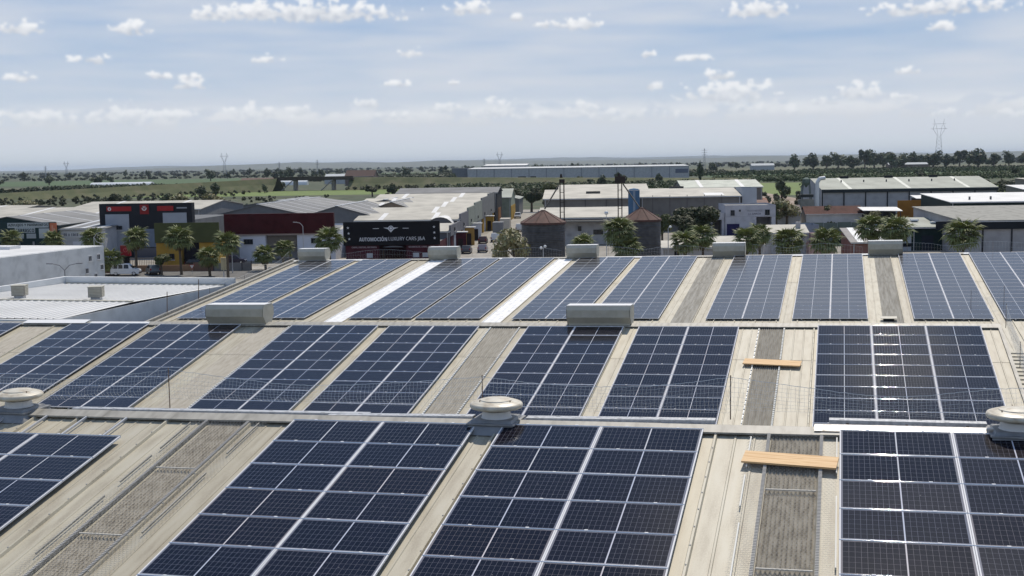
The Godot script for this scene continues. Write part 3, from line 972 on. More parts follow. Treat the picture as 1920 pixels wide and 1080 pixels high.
func roof_fittings() -> void:
	mushroom_fan(-6.78, "cream mushroom fan between two dark arrays on near ridge")
	mushroom_fan(-18.15, "cream mushroom fan above the array with bare rails")
	mushroom_fan(3.22, "cream mushroom fan beside the gleaming ridge sheet")
	ridge_vent(1, -26.0, 2.8, 0.84, -0.55, "long beige box ventilator on the middle ridge", "box ventilators on the middle ridge")
	ridge_vent(1, -9.55, 2.65, 0.78, -0.55, "shorter beige box ventilator on the middle ridge near the plank", "box ventilators on the middle ridge")
	var q := ["nearest the verge kerb", "second from the verge kerb", "third from the verge kerb", "fourth from the verge kerb", "fifth from the verge kerb"]
	for i in 5:
		ridge_vent(2, -39.75 + i * 10.72, 2.25, 0.92, -0.35, "beige box ventilator on the farthest ridge, " + q[i], "box ventilators on the farthest ridge")
	# planks laid across the skylights
	var p := rxf(0, -1.64, 0.93, -0.035)
	p.basis = p.basis * Basis(Vector3.UP, -0.105)
	plank(0, p, 1.69, 0.46, 0.035, "wide pine plank lying across wire mesh strip on near hall")
	p = rxf(1, -3.34, 3.55, -0.04)
	p.basis = p.basis * Basis(Vector3.UP, -0.10)
	plank(1, p, 2.08, 0.52, 0.04, "narrow looking pine plank across skylight of the middle hall")
	# cable trays behind the near ridge
	var yr := func(x): return ridge_y(0, x, -0.3)
	tray(Vector3(-16.9, yr.call(-16.9) - 0.01, -24.52), Vector3(-9.75, yr.call(-9.75) - 0.015, -24.66), 0.2, "dull metal cable tray behind near ridge, bent end under its neighbour")
	tray(Vector3(-10.6, yr.call(-10.6) - 0.02, -24.5), Vector3(-7.35, yr.call(-7.35) + 0.015, -24.52), 0.22, "short dull cable tray ending at the mushroom fan")
	tray(Vector3(-6.2, yr.call(-6.2) + 0.02, -24.48), Vector3(-2.35, yr.call(-2.35) + 0.03, -24.60), 0.24, "slotted dull cable tray between mushroom fan and net post")
	tray(Vector3(-0.15, yr.call(-0.15) + 0.05, -24.78), Vector3(2.75, yr.call(2.75) + 0.05, -24.74), 0.22, "slotted cable tray behind the gleaming ridge sheet")
	# gleaming new sheet over the ridge, lightly dented
	var o := thing("ridge_flashing", "gleaming bare metal sheet laid over the near ridge", "flashing", Vector3(-0.42, yr.call(-0.42) + 0.03, -24.22))
	var m := M.new()
	var fn := FastNoiseLite.new()
	fn.frequency = 0.9
	var nx := 40
	for i in nx:
		for j in 8:
			var pt := []
			for c in [[0, 0], [1, 0], [1, 1], [0, 1]]:
				var u: float = (i + c[0]) / float(nx) * 3.3
				var vv: float = (j + c[1]) / 8.0
				var ang := lerpf(-0.5, 0.62, vv)
				pt.append(Vector3(u, 0.42 * (cos(ang) - 1.0) + 0.03 + TILT * u + 0.004 * fn.get_noise_2d(u * 2.0, vv * 14.0), 0.42 * sin(ang)))
			m.quad(pt[0], pt[3], pt[2], pt[1])
	part(o, "sheet", m.mesh(), mats.bright_zinc)
	# white ridge cover on the middle hall
	var w := thing("ridge_cover", "flat white sheet covering a stretch of the middle ridge", "flashing", Vector3.ZERO)
	w.transform = rxf(1, -37.0, -0.66, 0.0)
	pbox(w, "sheet", Vector3(0, 0.0, 0), Vector3(3.3, 0.02, 0.5), mats.cap_new)
	# inspection opening at the foot of a far skylight
	var d := thing("drain_box", "small black drain box at the foot of a far skylight", "drain", Vector3.ZERO)
	d.transform = rxf(2, 2.62, 19.9, -0.12)
	pbox(d, "box", Vector3(-0.25, 0, -0.1), Vector3(0.3, 0.14, 0.35), mats.black)
	pbox(d, "lid", Vector3(-0.4, 0.14, -0.15), Vector3(0.45, 0.16, 0.4), mats.vent)

# ---------- nets, posts, wire ----------
func net_between(label: String, tops: Array, drop: float, cell: float, post_ends: Array, nm := "safety_net") -> void:
	# a net hung from a sagging rope through the given points down to the roof
	var o := thing(nm, label, "net", tops[0] - Vector3.UP * drop)
	var base: Vector3 = o.position
	var cv := Curve3D.new()
	for i in tops.size():
		var t: Vector3 = (tops[mini(i + 1, tops.size() - 1)] - tops[maxi(i - 1, 0)]) / 6.0
		cv.add_point(tops[i] - base, -t, t)
	var L := cv.get_baked_length()
	var nx := int(L / cell)
	var ny := int(drop / cell)
	var m := M.new()
	var fn := FastNoiseLite.new()
	fn.frequency = 0.55
	fn.seed = int(L * 100)
	var grid := []
	for i in nx + 1:
		var tp0 := cv.sample_baked(L * i / nx, true)
		var col := []
		var foot := lerpf(tops[0].y, tops[-1].y, i / float(nx)) - base.y - drop
		for j in ny + 1:
			var s := j / float(ny)
			col.append(Vector3(tp0.x, lerpf(tp0.y, foot, s), tp0.z) + Vector3(0.018 * fn.get_noise_2d(i, j * 3), 0.018 * fn.get_noise_2d(i * 0.7 + 50, j * 2), (0.08 * fn.get_noise_2d(i * 0.6, j + 90) + 0.14 * sin(s * PI)) * sin(s * PI * 0.5)))
		grid.append(col)
	for i in nx + 1:
		for j in ny + 1:
			if i < nx and j > 0: m.wire(grid[i][j], grid[i + 1][j], 0.0022)
			if j < ny: m.wire(grid[i][j], grid[i][j + 1], 0.0022)
	part(o, "netting", m.mesh(), mats.net)
	m = M.new()
	for i in nx:
		m.wire(grid[i][0], grid[i + 1][0], 0.0055)
	part(o, "rope", m.mesh(), mats.net)
	for e in post_ends:
		var p: Vector3 = e[0] - base
		part(o, "post", M.new().tube(p - Vector3.UP * e[1], p + Vector3.UP * 0.04, 0.012, 0.011, 8).mesh(), mats.rust)

func hex_mesh(w: float, len: float, cell: float, r: float) -> ArrayMesh:
	# twisted hexagonal chicken wire, slightly slack
	var m := M.new()
	var fn := FastNoiseLite.new()
	fn.frequency = 1.3
	var nx := int(w / cell)
	var dz := cell * 0.9
	var nz := int(len / dz)
	var at := func(i, j):
		var x: float = (i + (0.5 if j % 2 else 0.0)) * cell
		var z: float = j * dz
		return Vector3(x, 0.012 * fn.get_noise_2d(x * 2, z * 2), z)
	for j in nz:
		for i in nx:
			var p: Vector3 = at.call(i, j)
			var e := Vector3(0, 0, dz * 0.28)
			m.wire(p - e, p + e, r * 1.4)
			var l: Vector3 = at.call(i - (0 if j % 2 else 1), j + 1)
			var rr: Vector3 = at.call(i + (1 if j % 2 else 0), j + 1)
			m.wire(p + e, l - e, r)
			m.wire(p + e, rr - e, r)
	return m.mesh()

func beaded_rail(k: int, x: float, t0: float, t1: float, pitch: float, label: String, w := 0.055) -> void:
	# slotted angle: a strip with a row of bright tongues
	var o := thing("slotted_rail", label, "rail", Vector3.ZERO, 0.0, "slotted rails along the skylights")
	o.transform = rxf(k, x, t0, -0.09)
	pbox(o, "strip", Vector3(-w * 0.5, -0.03, 0), Vector3(w * 0.5, 0, t1 - t0), mats.zinc)
	var m := M.new()
	for i in int((t1 - t0) / pitch):
		m.box(Vector3(-w * 0.55, 0, i * pitch), Vector3(w * 0.55, 0.03, i * pitch + pitch * 0.5))
	part(o, "tongues", m.mesh(), flat(0.68, 0.68, 0.64, 0.5))

func nets_and_wire() -> void:
	# the run of net behind the near ridge, post to post
	var T := func(x, y): return Vector3(x * 0.98, HC - (HC - y) * 0.98, -24.9)
	net_between("sagging net between leaning rusty post and fan above bare rails", [T.call(-21.5, 11.02), T.call(-19.5, 11.08), T.call(-17.3, 11.09), T.call(-14.98, 11.38)], 0.62, 0.085, [[T.call(-14.98, 11.38), 0.9]])
	net_between("sagging net from leaning rusty post to the middle fan", [T.call(-14.98, 11.38), T.call(-13.56, 11.25), T.call(-11.72, 11.12), T.call(-9.67, 11.22), T.call(-7.42, 11.43)], 0.66, 0.085, [[T.call(-7.42, 11.43), 0.8]])
	net_between("sagging net from the middle fan to a straight rusty post", [T.call(-7.42, 11.43), T.call(-6.16, 11.32), T.call(-4.85, 11.29), T.call(-3.63, 11.35), T.call(-2.12, 11.57)], 0.72, 0.085, [[T.call(-2.12, 11.57), 0.86]])
	net_between("sagging net behind the gleaming ridge sheet", [T.call(-2.12, 11.57), T.call(-0.6, 11.40), T.call(1.13, 11.27), T.call(3.2, 11.5), T.call(5.0, 11.55)], 0.66, 0.085, [[T.call(5.0, 11.55), 0.8]])
	# net curtain down the end of the middle hall
	var E := func(t, n): return rxf(1, 6.2, t, n).origin
	net_between("bundled grey net hanging along the middle hall's open end", [E.call(-0.5, 0.75), E.call(1.6, 0.62), E.call(3.6, 0.70), E.call(5.6, 0.4), E.call(8.0, 0.55)], 0.7, 0.09, [[E.call(-0.5, 0.75), 0.9], [E.call(3.6, 0.7), 0.9], [E.call(8.0, 0.55), 0.7]])
	var G := func(x, t, n): return rxf(2, x, t, n).origin
	net_between("short net across the aisle between the last two far arrays", [G.call(7.1, 17.2, 0.9), G.call(7.9, 17.4, 0.55), G.call(8.9, 16.4, 1.0)], 0.8, 0.12, [[G.call(7.1, 17.2, 0.9), 1.0], [G.call(8.9, 16.4, 1.0), 1.1]])
	# nets behind the far ridge
	for s in [[-40.5, -31.0, "low net behind farthest ridge between first and second ventilator"], [-27.0, -20.0, "low net behind farthest ridge between second and third ventilator"], [-16.5, -8.8, "low net behind farthest ridge between third and fourth ventilator"], [-6.0, 1.6, "low net behind farthest ridge between fourth and fifth ventilator"], [4.6, 13.0, "low net behind farthest ridge past the fifth ventilator"]]:
		var pts := []
		for i in 7:
			var u := i / 6.0
			var p := rxf(2, lerpf(s[0], s[1], u), -0.9, 0.0).origin
			pts.append(p + Vector3.UP * (0.34 + 0.26 * absf(cos(u * PI * 1.5))))
		net_between(s[2], pts, 0.55, 0.2, [[pts[0], 0.6], [pts[4], 0.6], [pts[6], 0.6]])
	# net and thin posts along the far hall's verge
	var vp := []
	for i in 6:
		vp.append(rxf(2, -41.55, 0.2 + i * 2.6, 0.75 - 0.45 * absf(sin(i * 1.4))).origin)
	net_between("slack net along the verge kerb of the farthest hall", vp, 0.6, 0.16, [[vp[0], 0.9], [vp[3], 0.7], [vp[5], 0.9]])
	for s in [[-41.5, 14.9, "thin rusty post standing high on the verge kerb"], [-41.5, 19.0, "thin rusty post standing low on the verge kerb"]]:
		var o := thing("net_post", s[2], "post", rxf(2, s[0], s[1], 0.05).origin)
		part(o, "rod", M.new().tube(Vector3.ZERO, Vector3(0.06, 1.35, 0), 0.03, 0.025, 8).mesh(), mats.rust)
	# wire mesh over the near skylights, its rails and battens
	for s in [[-13.55, 1.8, "wire mesh over the skylight strip beside the bare rails"], [-1.62, 1.66, "wire mesh over the skylight strip under the wide plank"]]:
		var o := thing("wire_mesh", s[2], "wire mesh", Vector3.ZERO)
		o.transform = rxf(0, s[0], 0.02, -0.07)
		part(o, "wires", hex_mesh(s[1], 7.6, 0.075, 0.0016), mats.wire)
		for x in [0.36, 1.34]:
			var rail := pbox(o, "side_rail", Vector3(x - 0.03, -0.05, 0), Vector3(x + 0.03, 0.012, 7.6), mats.cap)
			var m := M.new()
			for i in 150:
				m.box(Vector3(x - 0.028, 0.013, i * 0.05), Vector3(x + 0.028, 0.021, i * 0.05 + 0.022))
			part(rail, "slot_ridges", m.mesh(), mats.slot)
		for z in [2.3, 5.0]:
			pbox(o, "batten", Vector3(0.42, -0.02, z), Vector3(1.28, 0.002, z + 0.025), flat(0.50, 0.48, 0.43, 0.6))
		for e in [[0.03, 0.15, 1.3], [0.03, 1.8, 1.2], [1.62, 0.1, 1.5], [1.62, 2.5, 2.4], [0.06, 3.6, 2.2]]:
			pbox(o, "edge_batten", Vector3(e[0] - 0.012, -0.02, e[1]), Vector3(e[0] + 0.012, 0.012, e[1] + e[2]), flat(0.66, 0.65, 0.60, 0.6) if s[0] > -5 else mats.cap)
	beaded_rail(1, -23.38, 0.0, 9.6, 0.16, "slotted rail touching the single-railed middle array")
	beaded_rail(1, -14.15, 0.0, 9.8, 0.16, "slotted rail on the array side of the twin railed skylight")
	beaded_rail(1, -12.9, 0.0, 9.8, 0.16, "slotted rail on the ventilator side of the twin railed skylight")
	beaded_rail(1, -2.06, 0.0, 10.0, 0.16, "slotted rail along the skylight under the short plank")
	beaded_rail(1, -3.04, 0.0, 10.0, 0.4, "plain edge rail along the skylight under the short plank", 0.04)

# ---------- the estate behind the roofs ----------
func slab(m: M, a: Vector3, b: Vector3, c: Vector3, d: Vector3, t: float) -> void:
	var n := (b - a).cross(d - a).normalized() * t
	m.quad(a, b, c, d)
	m.quad(d - n, c - n, b - n, a - n)
	for e in [[a, b], [b, c], [c, d], [d, a]]:
		m.quad(e[0] - n, e[1] - n, e[1], e[0])

func shed(nm: String, label: String, cat: String, a0: float, b0: float, w: float, d: float, eave: float, ridge: float, axis: String, wm: Material, rm: Material, strips := 0, sm: Material = null, group := "", ry := 0.0) -> Node3D:
	# x runs across, -z away; the front is at z = 0
	var o := thing(nm, label, cat, tp(a0, b0), TOWN + ry, group)
	var m := M.new()
	var y := eave
	m.quad(Vector3(0, 0, 0), Vector3(w, 0, 0), Vector3(w, y, 0), Vector3(0, y, 0))
	m.quad(Vector3(w, 0, -d), Vector3(0, 0, -d), Vector3(0, y, -d), Vector3(w, y, -d))
	m.quad(Vector3(w, 0, 0), Vector3(w, 0, -d), Vector3(w, y, -d), Vector3(w, y, 0))
	m.quad(Vector3(0, 0, -d), Vector3(0, 0, 0), Vector3(0, y, 0), Vector3(0, y, -d))
	var s := []
	var g := 0.3
	if axis == "z":
		m.tri(Vector3(0, y, 0), Vector3(w, y, 0), Vector3(w * 0.5, ridge, 0))
		m.tri(Vector3(w, y, -d), Vector3(0, y, -d), Vector3(w * 0.5, ridge, -d))
		var k := (ridge - y) / (w * 0.5) * g
		s = [[Vector3(-g, y - k, g), Vector3(w * 0.5, ridge, g), Vector3(w * 0.5, ridge, -d - g), Vector3(-g, y - k, -d - g)], [Vector3(w * 0.5, ridge, g), Vector3(w + g, y - k, g), Vector3(w + g, y - k, -d - g), Vector3(w * 0.5, ridge, -d - g)]]
	elif axis == "x":
		m.tri(Vector3(w, y, 0), Vector3(w, y, -d), Vector3(w, ridge, -d * 0.5))
		m.tri(Vector3(0, y, -d), Vector3(0, y, 0), Vector3(0, ridge, -d * 0.5))
		var k := (ridge - y) / (d * 0.5) * g
		s = [[Vector3(-g, y - k, g), Vector3(w + g, y - k, g), Vector3(w + g, ridge, -d * 0.5), Vector3(-g, ridge, -d * 0.5)], [Vector3(-g, ridge, -d * 0.5), Vector3(w + g, ridge, -d * 0.5), Vector3(w + g, y - k, -d - g), Vector3(-g, y - k, -d - g)]]
	else:
		m.tri(Vector3(w, y, 0), Vector3(w, y, -d), Vector3(w, ridge, -d))
		m.tri(Vector3(0, y, -d), Vector3(0, y, 0), Vector3(0, ridge, -d))
		m.quad(Vector3(w, y, -d), Vector3(0, y, -d), Vector3(0, ridge, -d), Vector3(w, ridge, -d))
		var k := (ridge - y) / d * g
		s = [[Vector3(-g, y - k, g), Vector3(w + g, y - k, g), Vector3(w + g, ridge, -d), Vector3(-g, ridge, -d)]]
	part(o, "wall", m.mesh(), wm)
	if axis != "z":
		pbox(o, "gutter", Vector3(-0.25, y - 0.12, 0.3), Vector3(w + 0.25, y + 0.02, 0.46), mats.zinc)
		for i in maxi(2, int(w / 9.0)):
			var gx := 0.3 + (w - 0.6) * i / maxf(1, maxi(2, int(w / 9.0)) - 1)
			pbox(o, "downpipe", Vector3(gx - 0.06, 0, 0.02), Vector3(gx + 0.06, y - 0.12, 0.14), mats.zinc)
	for q in s:
		var rmesh := M.new()
		slab(rmesh, q[0] + Vector3.UP * 0.16, q[1] + Vector3.UP * 0.16, q[2] + Vector3.UP * 0.16, q[3] + Vector3.UP * 0.16, 0.14)
		var r := part(o, "roof", rmesh.mesh(), rm)
		for i in strips:
			# a strip of lighter sheet from eave to ridge
			var u := (i + 0.5) / strips
			var sk := M.new()
			var n: Vector3 = (q[1] - q[0]).cross(q[3] - q[0]).normalized() * 0.03 + Vector3.UP * 0.16
			var e0: Vector3
			var e1: Vector3
			var hw: Vector3
			if axis == "z":
				e0 = q[0].lerp(q[3], u); e1 = q[1].lerp(q[2], u); hw = Vector3(0, 0, 0.32)
				sk.quad(e0 + hw + n, e1 + hw + n, e1 - hw + n, e0 - hw + n)
			else:
				e0 = q[0].lerp(q[1], u); e1 = q[3].lerp(q[2], u); hw = Vector3(0.5, 0, 0)
				sk.quad(e0 - hw + n, e0 + hw + n, e1 + hw + n, e1 - hw + n)
			part(r, "skylight_strip", sk.mesh(), sm if sm else mats.skylight_far)
	return o

func window(parent: Node3D, x: float, y: float, w: float, h: float, z := 0.0, ry := 0.0, bars := 1, fm: Material = null) -> void:
	# a framed window, glass set back between proud jambs
	var m := M.new()
	var t := 0.07
	for b in [[0, 0, w, t], [0, h - t, w, h], [0, t, t, h - t], [w - t, t, w, h - t]]:
		m.box(Vector3(b[0], b[1], 0), Vector3(b[2], b[3], 0.09))
	for i in bars:
		var bx := w * (i + 1) / (bars + 1)
		m.box(Vector3(bx - 0.03, t, 0), Vector3(bx + 0.03, h - t, 0.07))
	var o := part(parent, "window", m.mesh(), fm if fm else mats.frame_white, Vector3(x, y, z))
	o.rotation.y = ry
	pbox(o, "pane", Vector3(t * 0.5, t * 0.5, 0.01), Vector3(w - t * 0.5, h - t * 0.5, 0.03), mats.glass)
	pbox(o, "sill", Vector3(-0.08, -0.07, 0.0), Vector3(w + 0.08, -0.003, 0.14), mats.frame_white)

func text(parent: Node3D, s: String, x: float, y: float, w: float, h: float, z: float, m: Material, bold := true) -> void:
	# raised letters, h metres tall and w wide, with their lower left corner at x, y
	var t := TextMesh.new()
	var f := SystemFont.new()
	f.font_names = PackedStringArray(["Droid Sans"])
	f.font_weight = 700 if bold else 400
	t.font = f
	t.text = s
	t.font_size = 64
	t.pixel_size = 0.01
	t.depth = 0.05
	t.curve_step = 4
	t.horizontal_alignment = HORIZONTAL_ALIGNMENT_LEFT
	t.vertical_alignment = VERTICAL_ALIGNMENT_BOTTOM
	var bb := t.get_aabb()
	var o := part(parent, "lettering", t, m)
	o.scale = Vector3(w / bb.size.x, h / bb.size.y, 0.6)
	o.position = Vector3(x - bb.position.x * w / bb.size.x, y - bb.position.y * h / bb.size.y, z)

func open_wall(m: M, w: float, h: float, x0: float, x1: float, y1: float, deep: float) -> void:
	# a front wall with one doorway, its reveals and a room behind it
	m.quad(Vector3(0, 0, 0), Vector3(x0, 0, 0), Vector3(x0, h, 0), Vector3(0, h, 0))
	m.quad(Vector3(x1, 0, 0), Vector3(w, 0, 0), Vector3(w, h, 0), Vector3(x1, h, 0))
	m.quad(Vector3(x0, y1, 0), Vector3(x1, y1, 0), Vector3(x1, h, 0), Vector3(x0, h, 0))
	m.quad(Vector3(x0, 0, 0), Vector3(x0, 0, -deep), Vector3(x0, y1, -deep), Vector3(x0, y1, 0))
	m.quad(Vector3(x1, 0, -deep), Vector3(x1, 0, 0), Vector3(x1, y1, 0), Vector3(x1, y1, -deep))
	m.quad(Vector3(x0, y1, -deep), Vector3(x1, y1, -deep), Vector3(x1, y1, 0), Vector3(x0, y1, 0))
	m.quad(Vector3(x0, 0, -deep), Vector3(x1, 0, -deep), Vector3(x1, y1, -deep), Vector3(x0, y1, -deep))

func block(nm: String, label: String, a0: float, b0: float, w: float, d: float, h: float, wm: Material, door := [], cat := "building") -> Node3D:
	# a flat roofed block behind a front wall; door = [x0, x1, height, depth]
	var o := thing(nm, label, cat, tp(a0, b0), TOWN)
	var m := M.new()
	if door: open_wall(m, w, h, door[0], door[1], door[2], door[3])
	else: m.quad(Vector3(0, 0, 0), Vector3(w, 0, 0), Vector3(w, h, 0), Vector3(0, h, 0))
	m.quad(Vector3(w, 0, -d), Vector3(0, 0, -d), Vector3(0, h, -d), Vector3(w, h, -d))
	m.quad(Vector3(w, 0, 0), Vector3(w, 0, -d), Vector3(w, h, -d), Vector3(w, h, 0))
	m.quad(Vector3(0, 0, -d), Vector3(0, 0, 0), Vector3(0, h, 0), Vector3(0, h, -d))
	part(o, "wall", m.mesh(), wm)
	pbox(o, "flat_roof", Vector3(0.15, h - 0.45, -d + 0.15), Vector3(w - 0.15, h - 0.3, -0.15), mats.roof_grey2)
	return o

func star(x: float, y: float, r: float) -> PackedVector2Array:
	var p := PackedVector2Array()
	for i in 10:
		var a := PI / 2 + TAU * i / 10
		p.append(Vector2(x, y) + Vector2(cos(a), sin(a)) * (r if i % 2 == 0 else r * 0.42))
	return p

func ring(m: M, x: float, y: float, r0: float, r1: float, z: float, from := 0.0, to := TAU) -> void:
	for i in 20:
		var a := lerpf(from, to, i / 20.0)
		var b := lerpf(from, to, (i + 1) / 20.0)
		var k := [Vector3(x + cos(a) * r0, y + sin(a) * r0, z), Vector3(x + cos(a) * r1, y + sin(a) * r1, z), Vector3(x + cos(b) * r1, y + sin(b) * r1, z), Vector3(x + cos(b) * r0, y + sin(b) * r0, z)]
		m.quad(k[0], k[1], k[2], k[3])

func white_works() -> void:
	# white works with corrugated roof right behind the middle hall; its flank runs beside the far hall
	var o := thing("white_workshop", "white walled workshop with low white corrugated roof and parapet", "building", Vector3(-43.6, 0, -82.6))
	var wm := wall_mat("white_render", 0.64, 0.65, 0.64, 0.14)
	pbox(o, "parapet", Vector3(-13.8, 0, -0.3), Vector3(0.6, 7.95, 0), wm)
	pbox(o, "side_parapet", Vector3(-13.8, 0, 0), Vector3(-13.5, 7.95, 20.5), wm)
	pbox(o, "flank_wall", Vector3(-0.3, 0, 0), Vector3(0, 7.42, 20.5), wm)
	pbox(o, "front_wall", Vector3(-13.5, 0, 20.2), Vector3(-0.3, 7.4, 20.5), wm)
	# low pitched roof of ribbed sheets in two slopes, each sheet its own piece
	for side in [[0.0, 12.5, 7.42, 7.58], [12.5, 20.2, 7.58, 7.44]]:
		var n := 13
		for i in n:
			var x0 := -13.48 + i * 13.44 / n
			var w := 13.44 / n
			var z0: float = side[0]
			var z1: float = side[1]
			var m := M.new()
			for h in 2:
				var b := x0 + h * w / 2
				for r in [[0.0, 0.0, 0.02, 0.05], [0.02, 0.05, 0.05, 0.05], [0.05, 0.05, 0.07, 0.0], [0.07, 0.0, w / 2, 0.0]]:
					m.quad(Vector3(b + r[0], side[3] + r[1], z1), Vector3(b + r[2], side[3] + r[3], z1), Vector3(b + r[2], side[2] + r[3], z0), Vector3(b + r[0], side[2] + r[1], z0))
			part(o, "roof_sheet", m.mesh(), mats.roof_white)
	pbox(o, "ridge_cap", Vector3(-13.4, 7.60, 12.3), Vector3(-0.1, 7.66, 12.7), mats.vent)
	pbox(o, "edge_trim", Vector3(-13.4, 7.43, 0.02), Vector3(-0.1, 7.52, 0.2), mats.vent)
	# evaporative coolers
	for c in [[-53.0, 71.5, "boxy evaporative cooler on white roof farther from the grey wall"], [-47.0, 71.2, "boxy evaporative cooler on white roof nearer the grey wall"], [-54.2, 66.5, "boxy evaporative cooler at the white roof's outer side"]]:
		var k := thing("evaporative_cooler", c[2], "cooler", Vector3(c[0], 7.75, -c[1]), 0.35, "coolers on the white corrugated roof")
		pbox(k, "cabinet", Vector3(-0.43, 0, -0.43), Vector3(0.43, 0.66, 0.43), wall_mat("cooler", 0.30, 0.28, 0.245))
		pbox(k, "lid", Vector3(-0.46, 0.66, -0.46), Vector3(0.46, 0.71, 0.46), mats.vent)
		for s in 6:
			pbox(k, "louvre", Vector3(-0.38, 0.06 + s * 0.097, 0.43), Vector3(0.38, 0.115 + s * 0.097, 0.455), mats.vent)
			pbox(k, "louvre", Vector3(0.43, 0.06 + s * 0.097, -0.38), Vector3(0.455, 0.115 + s * 0.097, 0.38), mats.vent)
		pbox(k, "stand", Vector3(-0.3, -0.3, -0.3), Vector3(0.3, 0, 0.3), mats.zinc)
	# the big plain white works beyond, its long wall running with our slopes
	var b := thing("white_factory", "plain white factory wall with small scattered windows", "building", Vector3(-104, 0, -160))
	pbox(b, "wall", Vector3(-46, 0, 0), Vector3(0, 5.0, 70), wm)
	pbox(b, "roof", Vector3(-45.6, 5.0, 0.4), Vector3(-0.4, 5.06, 69.6), mats.roof_white)
	for q in [[20.0, 5.06, -12.0], [8.0, 5.06, -9.0]]:
		pbox(b, "roof_light", Vector3(q[2] - 7, 5.06, q[0] - 1.2), Vector3(q[2], 5.5, q[0] + 1.2), mats.cap_new)
	for q in [[1.1, 3.1, 0.75], [3.2, 3.0, 0.75], [4.1, 1.3, 0.75], [0.35, 1.55, 0.65], [2.0, 0.35, 0.7]]:
		window(b, 0.0, q[1], 0.8, 0.8, q[0] + 0.8, PI / 2, 1)

func estate_left() -> void:
	# tile showroom with lettered boards
	var green := flat(0.018, 0.04, 0.042, 0.6)
	var board := wall_mat("sign_board", 0.40, 0.43, 0.43, 0.1)
	var o := shed("tile_showroom", "dark green fronted tile showroom with pale lettered boards and an orange panel", "shop", -112, 216, 18.2, 30, 6.3, 7.9, "z", green, mats.roof_grey2, 3)
	pbox(o, "fascia", Vector3(0, 2.9, 0.02), Vector3(18, 6.95, 0.35), green)
	pbox(o, "letter_board", Vector3(9.2, 6.0, 0.36), Vector3(16.7, 6.9, 0.42), board)
	text(o, "AZULEJOS Y PAVIMENTOS", 9.35, 6.15, 7.2, 0.6, 0.43, flat(0.015, 0.03, 0.03, 0.6))
	pbox(o, "letter_board", Vector3(10.5, 5.1, 0.36), Vector3(14.2, 5.97, 0.42), board)
	text(o, "CARRASCO", 10.65, 5.2, 3.4, 0.65, 0.43, flat(0.015, 0.03, 0.03, 0.6))
	pbox(o, "notice_board", Vector3(14.9, 4.1, 0.36), Vector3(16.8, 5.85, 0.42), board)
	pbox(o, "notice_board", Vector3(12.6, 4.1, 0.36), Vector3(14.3, 4.95, 0.42), board)
	pbox(o, "notice_board", Vector3(10.6, 4.1, 0.36), Vector3(12.1, 4.95, 0.42), board)
	pbox(o, "orange_panel", Vector3(16.95, 4.7, 0.36), Vector3(18.2, 6.8, 0.5), flat(0.50, 0.16, 0.085, 0.6))
	pbox(o, "pale_stroke", Vector3(17.3, 5.1, 0.5), Vector3(17.55, 6.4, 0.52), flat(0.58, 0.28, 0.19, 0.6))
	pbox(o, "pale_stroke", Vector3(17.6, 5.1, 0.5), Vector3(17.85, 5.9, 0.52), flat(0.58, 0.28, 0.19, 0.6))
	for i in 5:
		pbox(o, "column", Vector3(6.5 + i * 2.6, 0, 1.6), Vector3(6.75 + i * 2.6, 3.6, 1.85), flat(0.25, 0.26, 0.27))
	o = shed("tile_store", "low tile store with a pale lettered band under its ribbed grey roof", "shop", -93.6, 216.5, 8.2, 34, 5.6, 7.2, "m", wall_mat("pale_wall", 0.46, 0.46, 0.47), mats.roof_grey2, 3)
	pbox(o, "letter_board", Vector3(0.2, 4.1, 0.02), Vector3(5.2, 5.25, 0.12), wall_mat("sign_board2", 0.5, 0.5, 0.5))
	for i in 17:
		if not i in [3, 5, 11]:
			pbox(o, "worn_letter", Vector3(0.5 + i * 0.26, 4.38, 0.12), Vector3(0.5 + i * 0.26 + (0.16 if i % 3 else 0.11), 4.38 + (0.5 if i % 4 else 0.44), 0.14), flat(0.09, 0.10, 0.12))
	pbox(o, "roller_door", Vector3(2.2, 0, 0.01), Vector3(5.6, 3.4, 0.08), wall_mat("door_white", 0.55, 0.56, 0.6))
	# cream and grey sheds in the second row
	shed("cream_shed", "wide cream roofed shed behind the tile showroom", "shed", -146, 262, 46, 40, 6.0, 7.4, "x", wall_mat("grey_wall", 0.20, 0.205, 0.21), mats.roof_cream, 3, mats.roof_white)
	shed("cream_shed", "smaller cream roofed shed at the edge of the grassland", "shed", -178, 300, 34, 40, 5.6, 7.0, "x", wall_mat("grey_wall", 0.2, 0.2, 0.2), mats.roof_cream, 2, mats.roof_white)
	shed("cream_shed", "cream roofed shed touching the dark store with red signs", "shed", -120, 280, 32, 36, 6.7, 8.2, "x", wall_mat("grey_wall", 0.2, 0.2, 0.2), mats.roof_cream, 2, mats.roof_white)
	# dark store with red signs
	var dark := wall_mat("anthracite", 0.018, 0.02, 0.026, 0.15, 0.6)
	var silver := wall_mat("silver_panel", 0.29, 0.31, 0.345, 0.05, 0.5)
	var red := flat(0.30, 0.022, 0.024, 0.5)
	o = block("dark_store", "anthracite store with red sign strips and tall grey panels", -88.5, 222, 17.2, 1.6, 9.85, dark, [], "shop")
	pbox(o, "rear_wing", Vector3(0.3, 0, -28), Vector3(16.0, 6.6, -1.6), wall_mat("grey_gable", 0.15, 0.155, 0.16))
	pbox(o, "grey_panel", Vector3(1.1, 0.4, 0.01), Vector3(5.5, 7.95, 0.12), silver)
	pbox(o, "grey_panel", Vector3(11.8, 2.5, 0.01), Vector3(16.2, 8.1, 0.12), silver)
	pbox(o, "entrance_panel", Vector3(7.7, 1.9, 0.01), Vector3(11.0, 5.2, 0.16), wall_mat("blue_grey", 0.16, 0.19, 0.24, 0.12))
	pbox(o, "entrance_glazing", Vector3(6.2, 0, 0.01), Vector3(11.0, 1.75, 0.1), flat(0.05, 0.06, 0.09, 0.2))
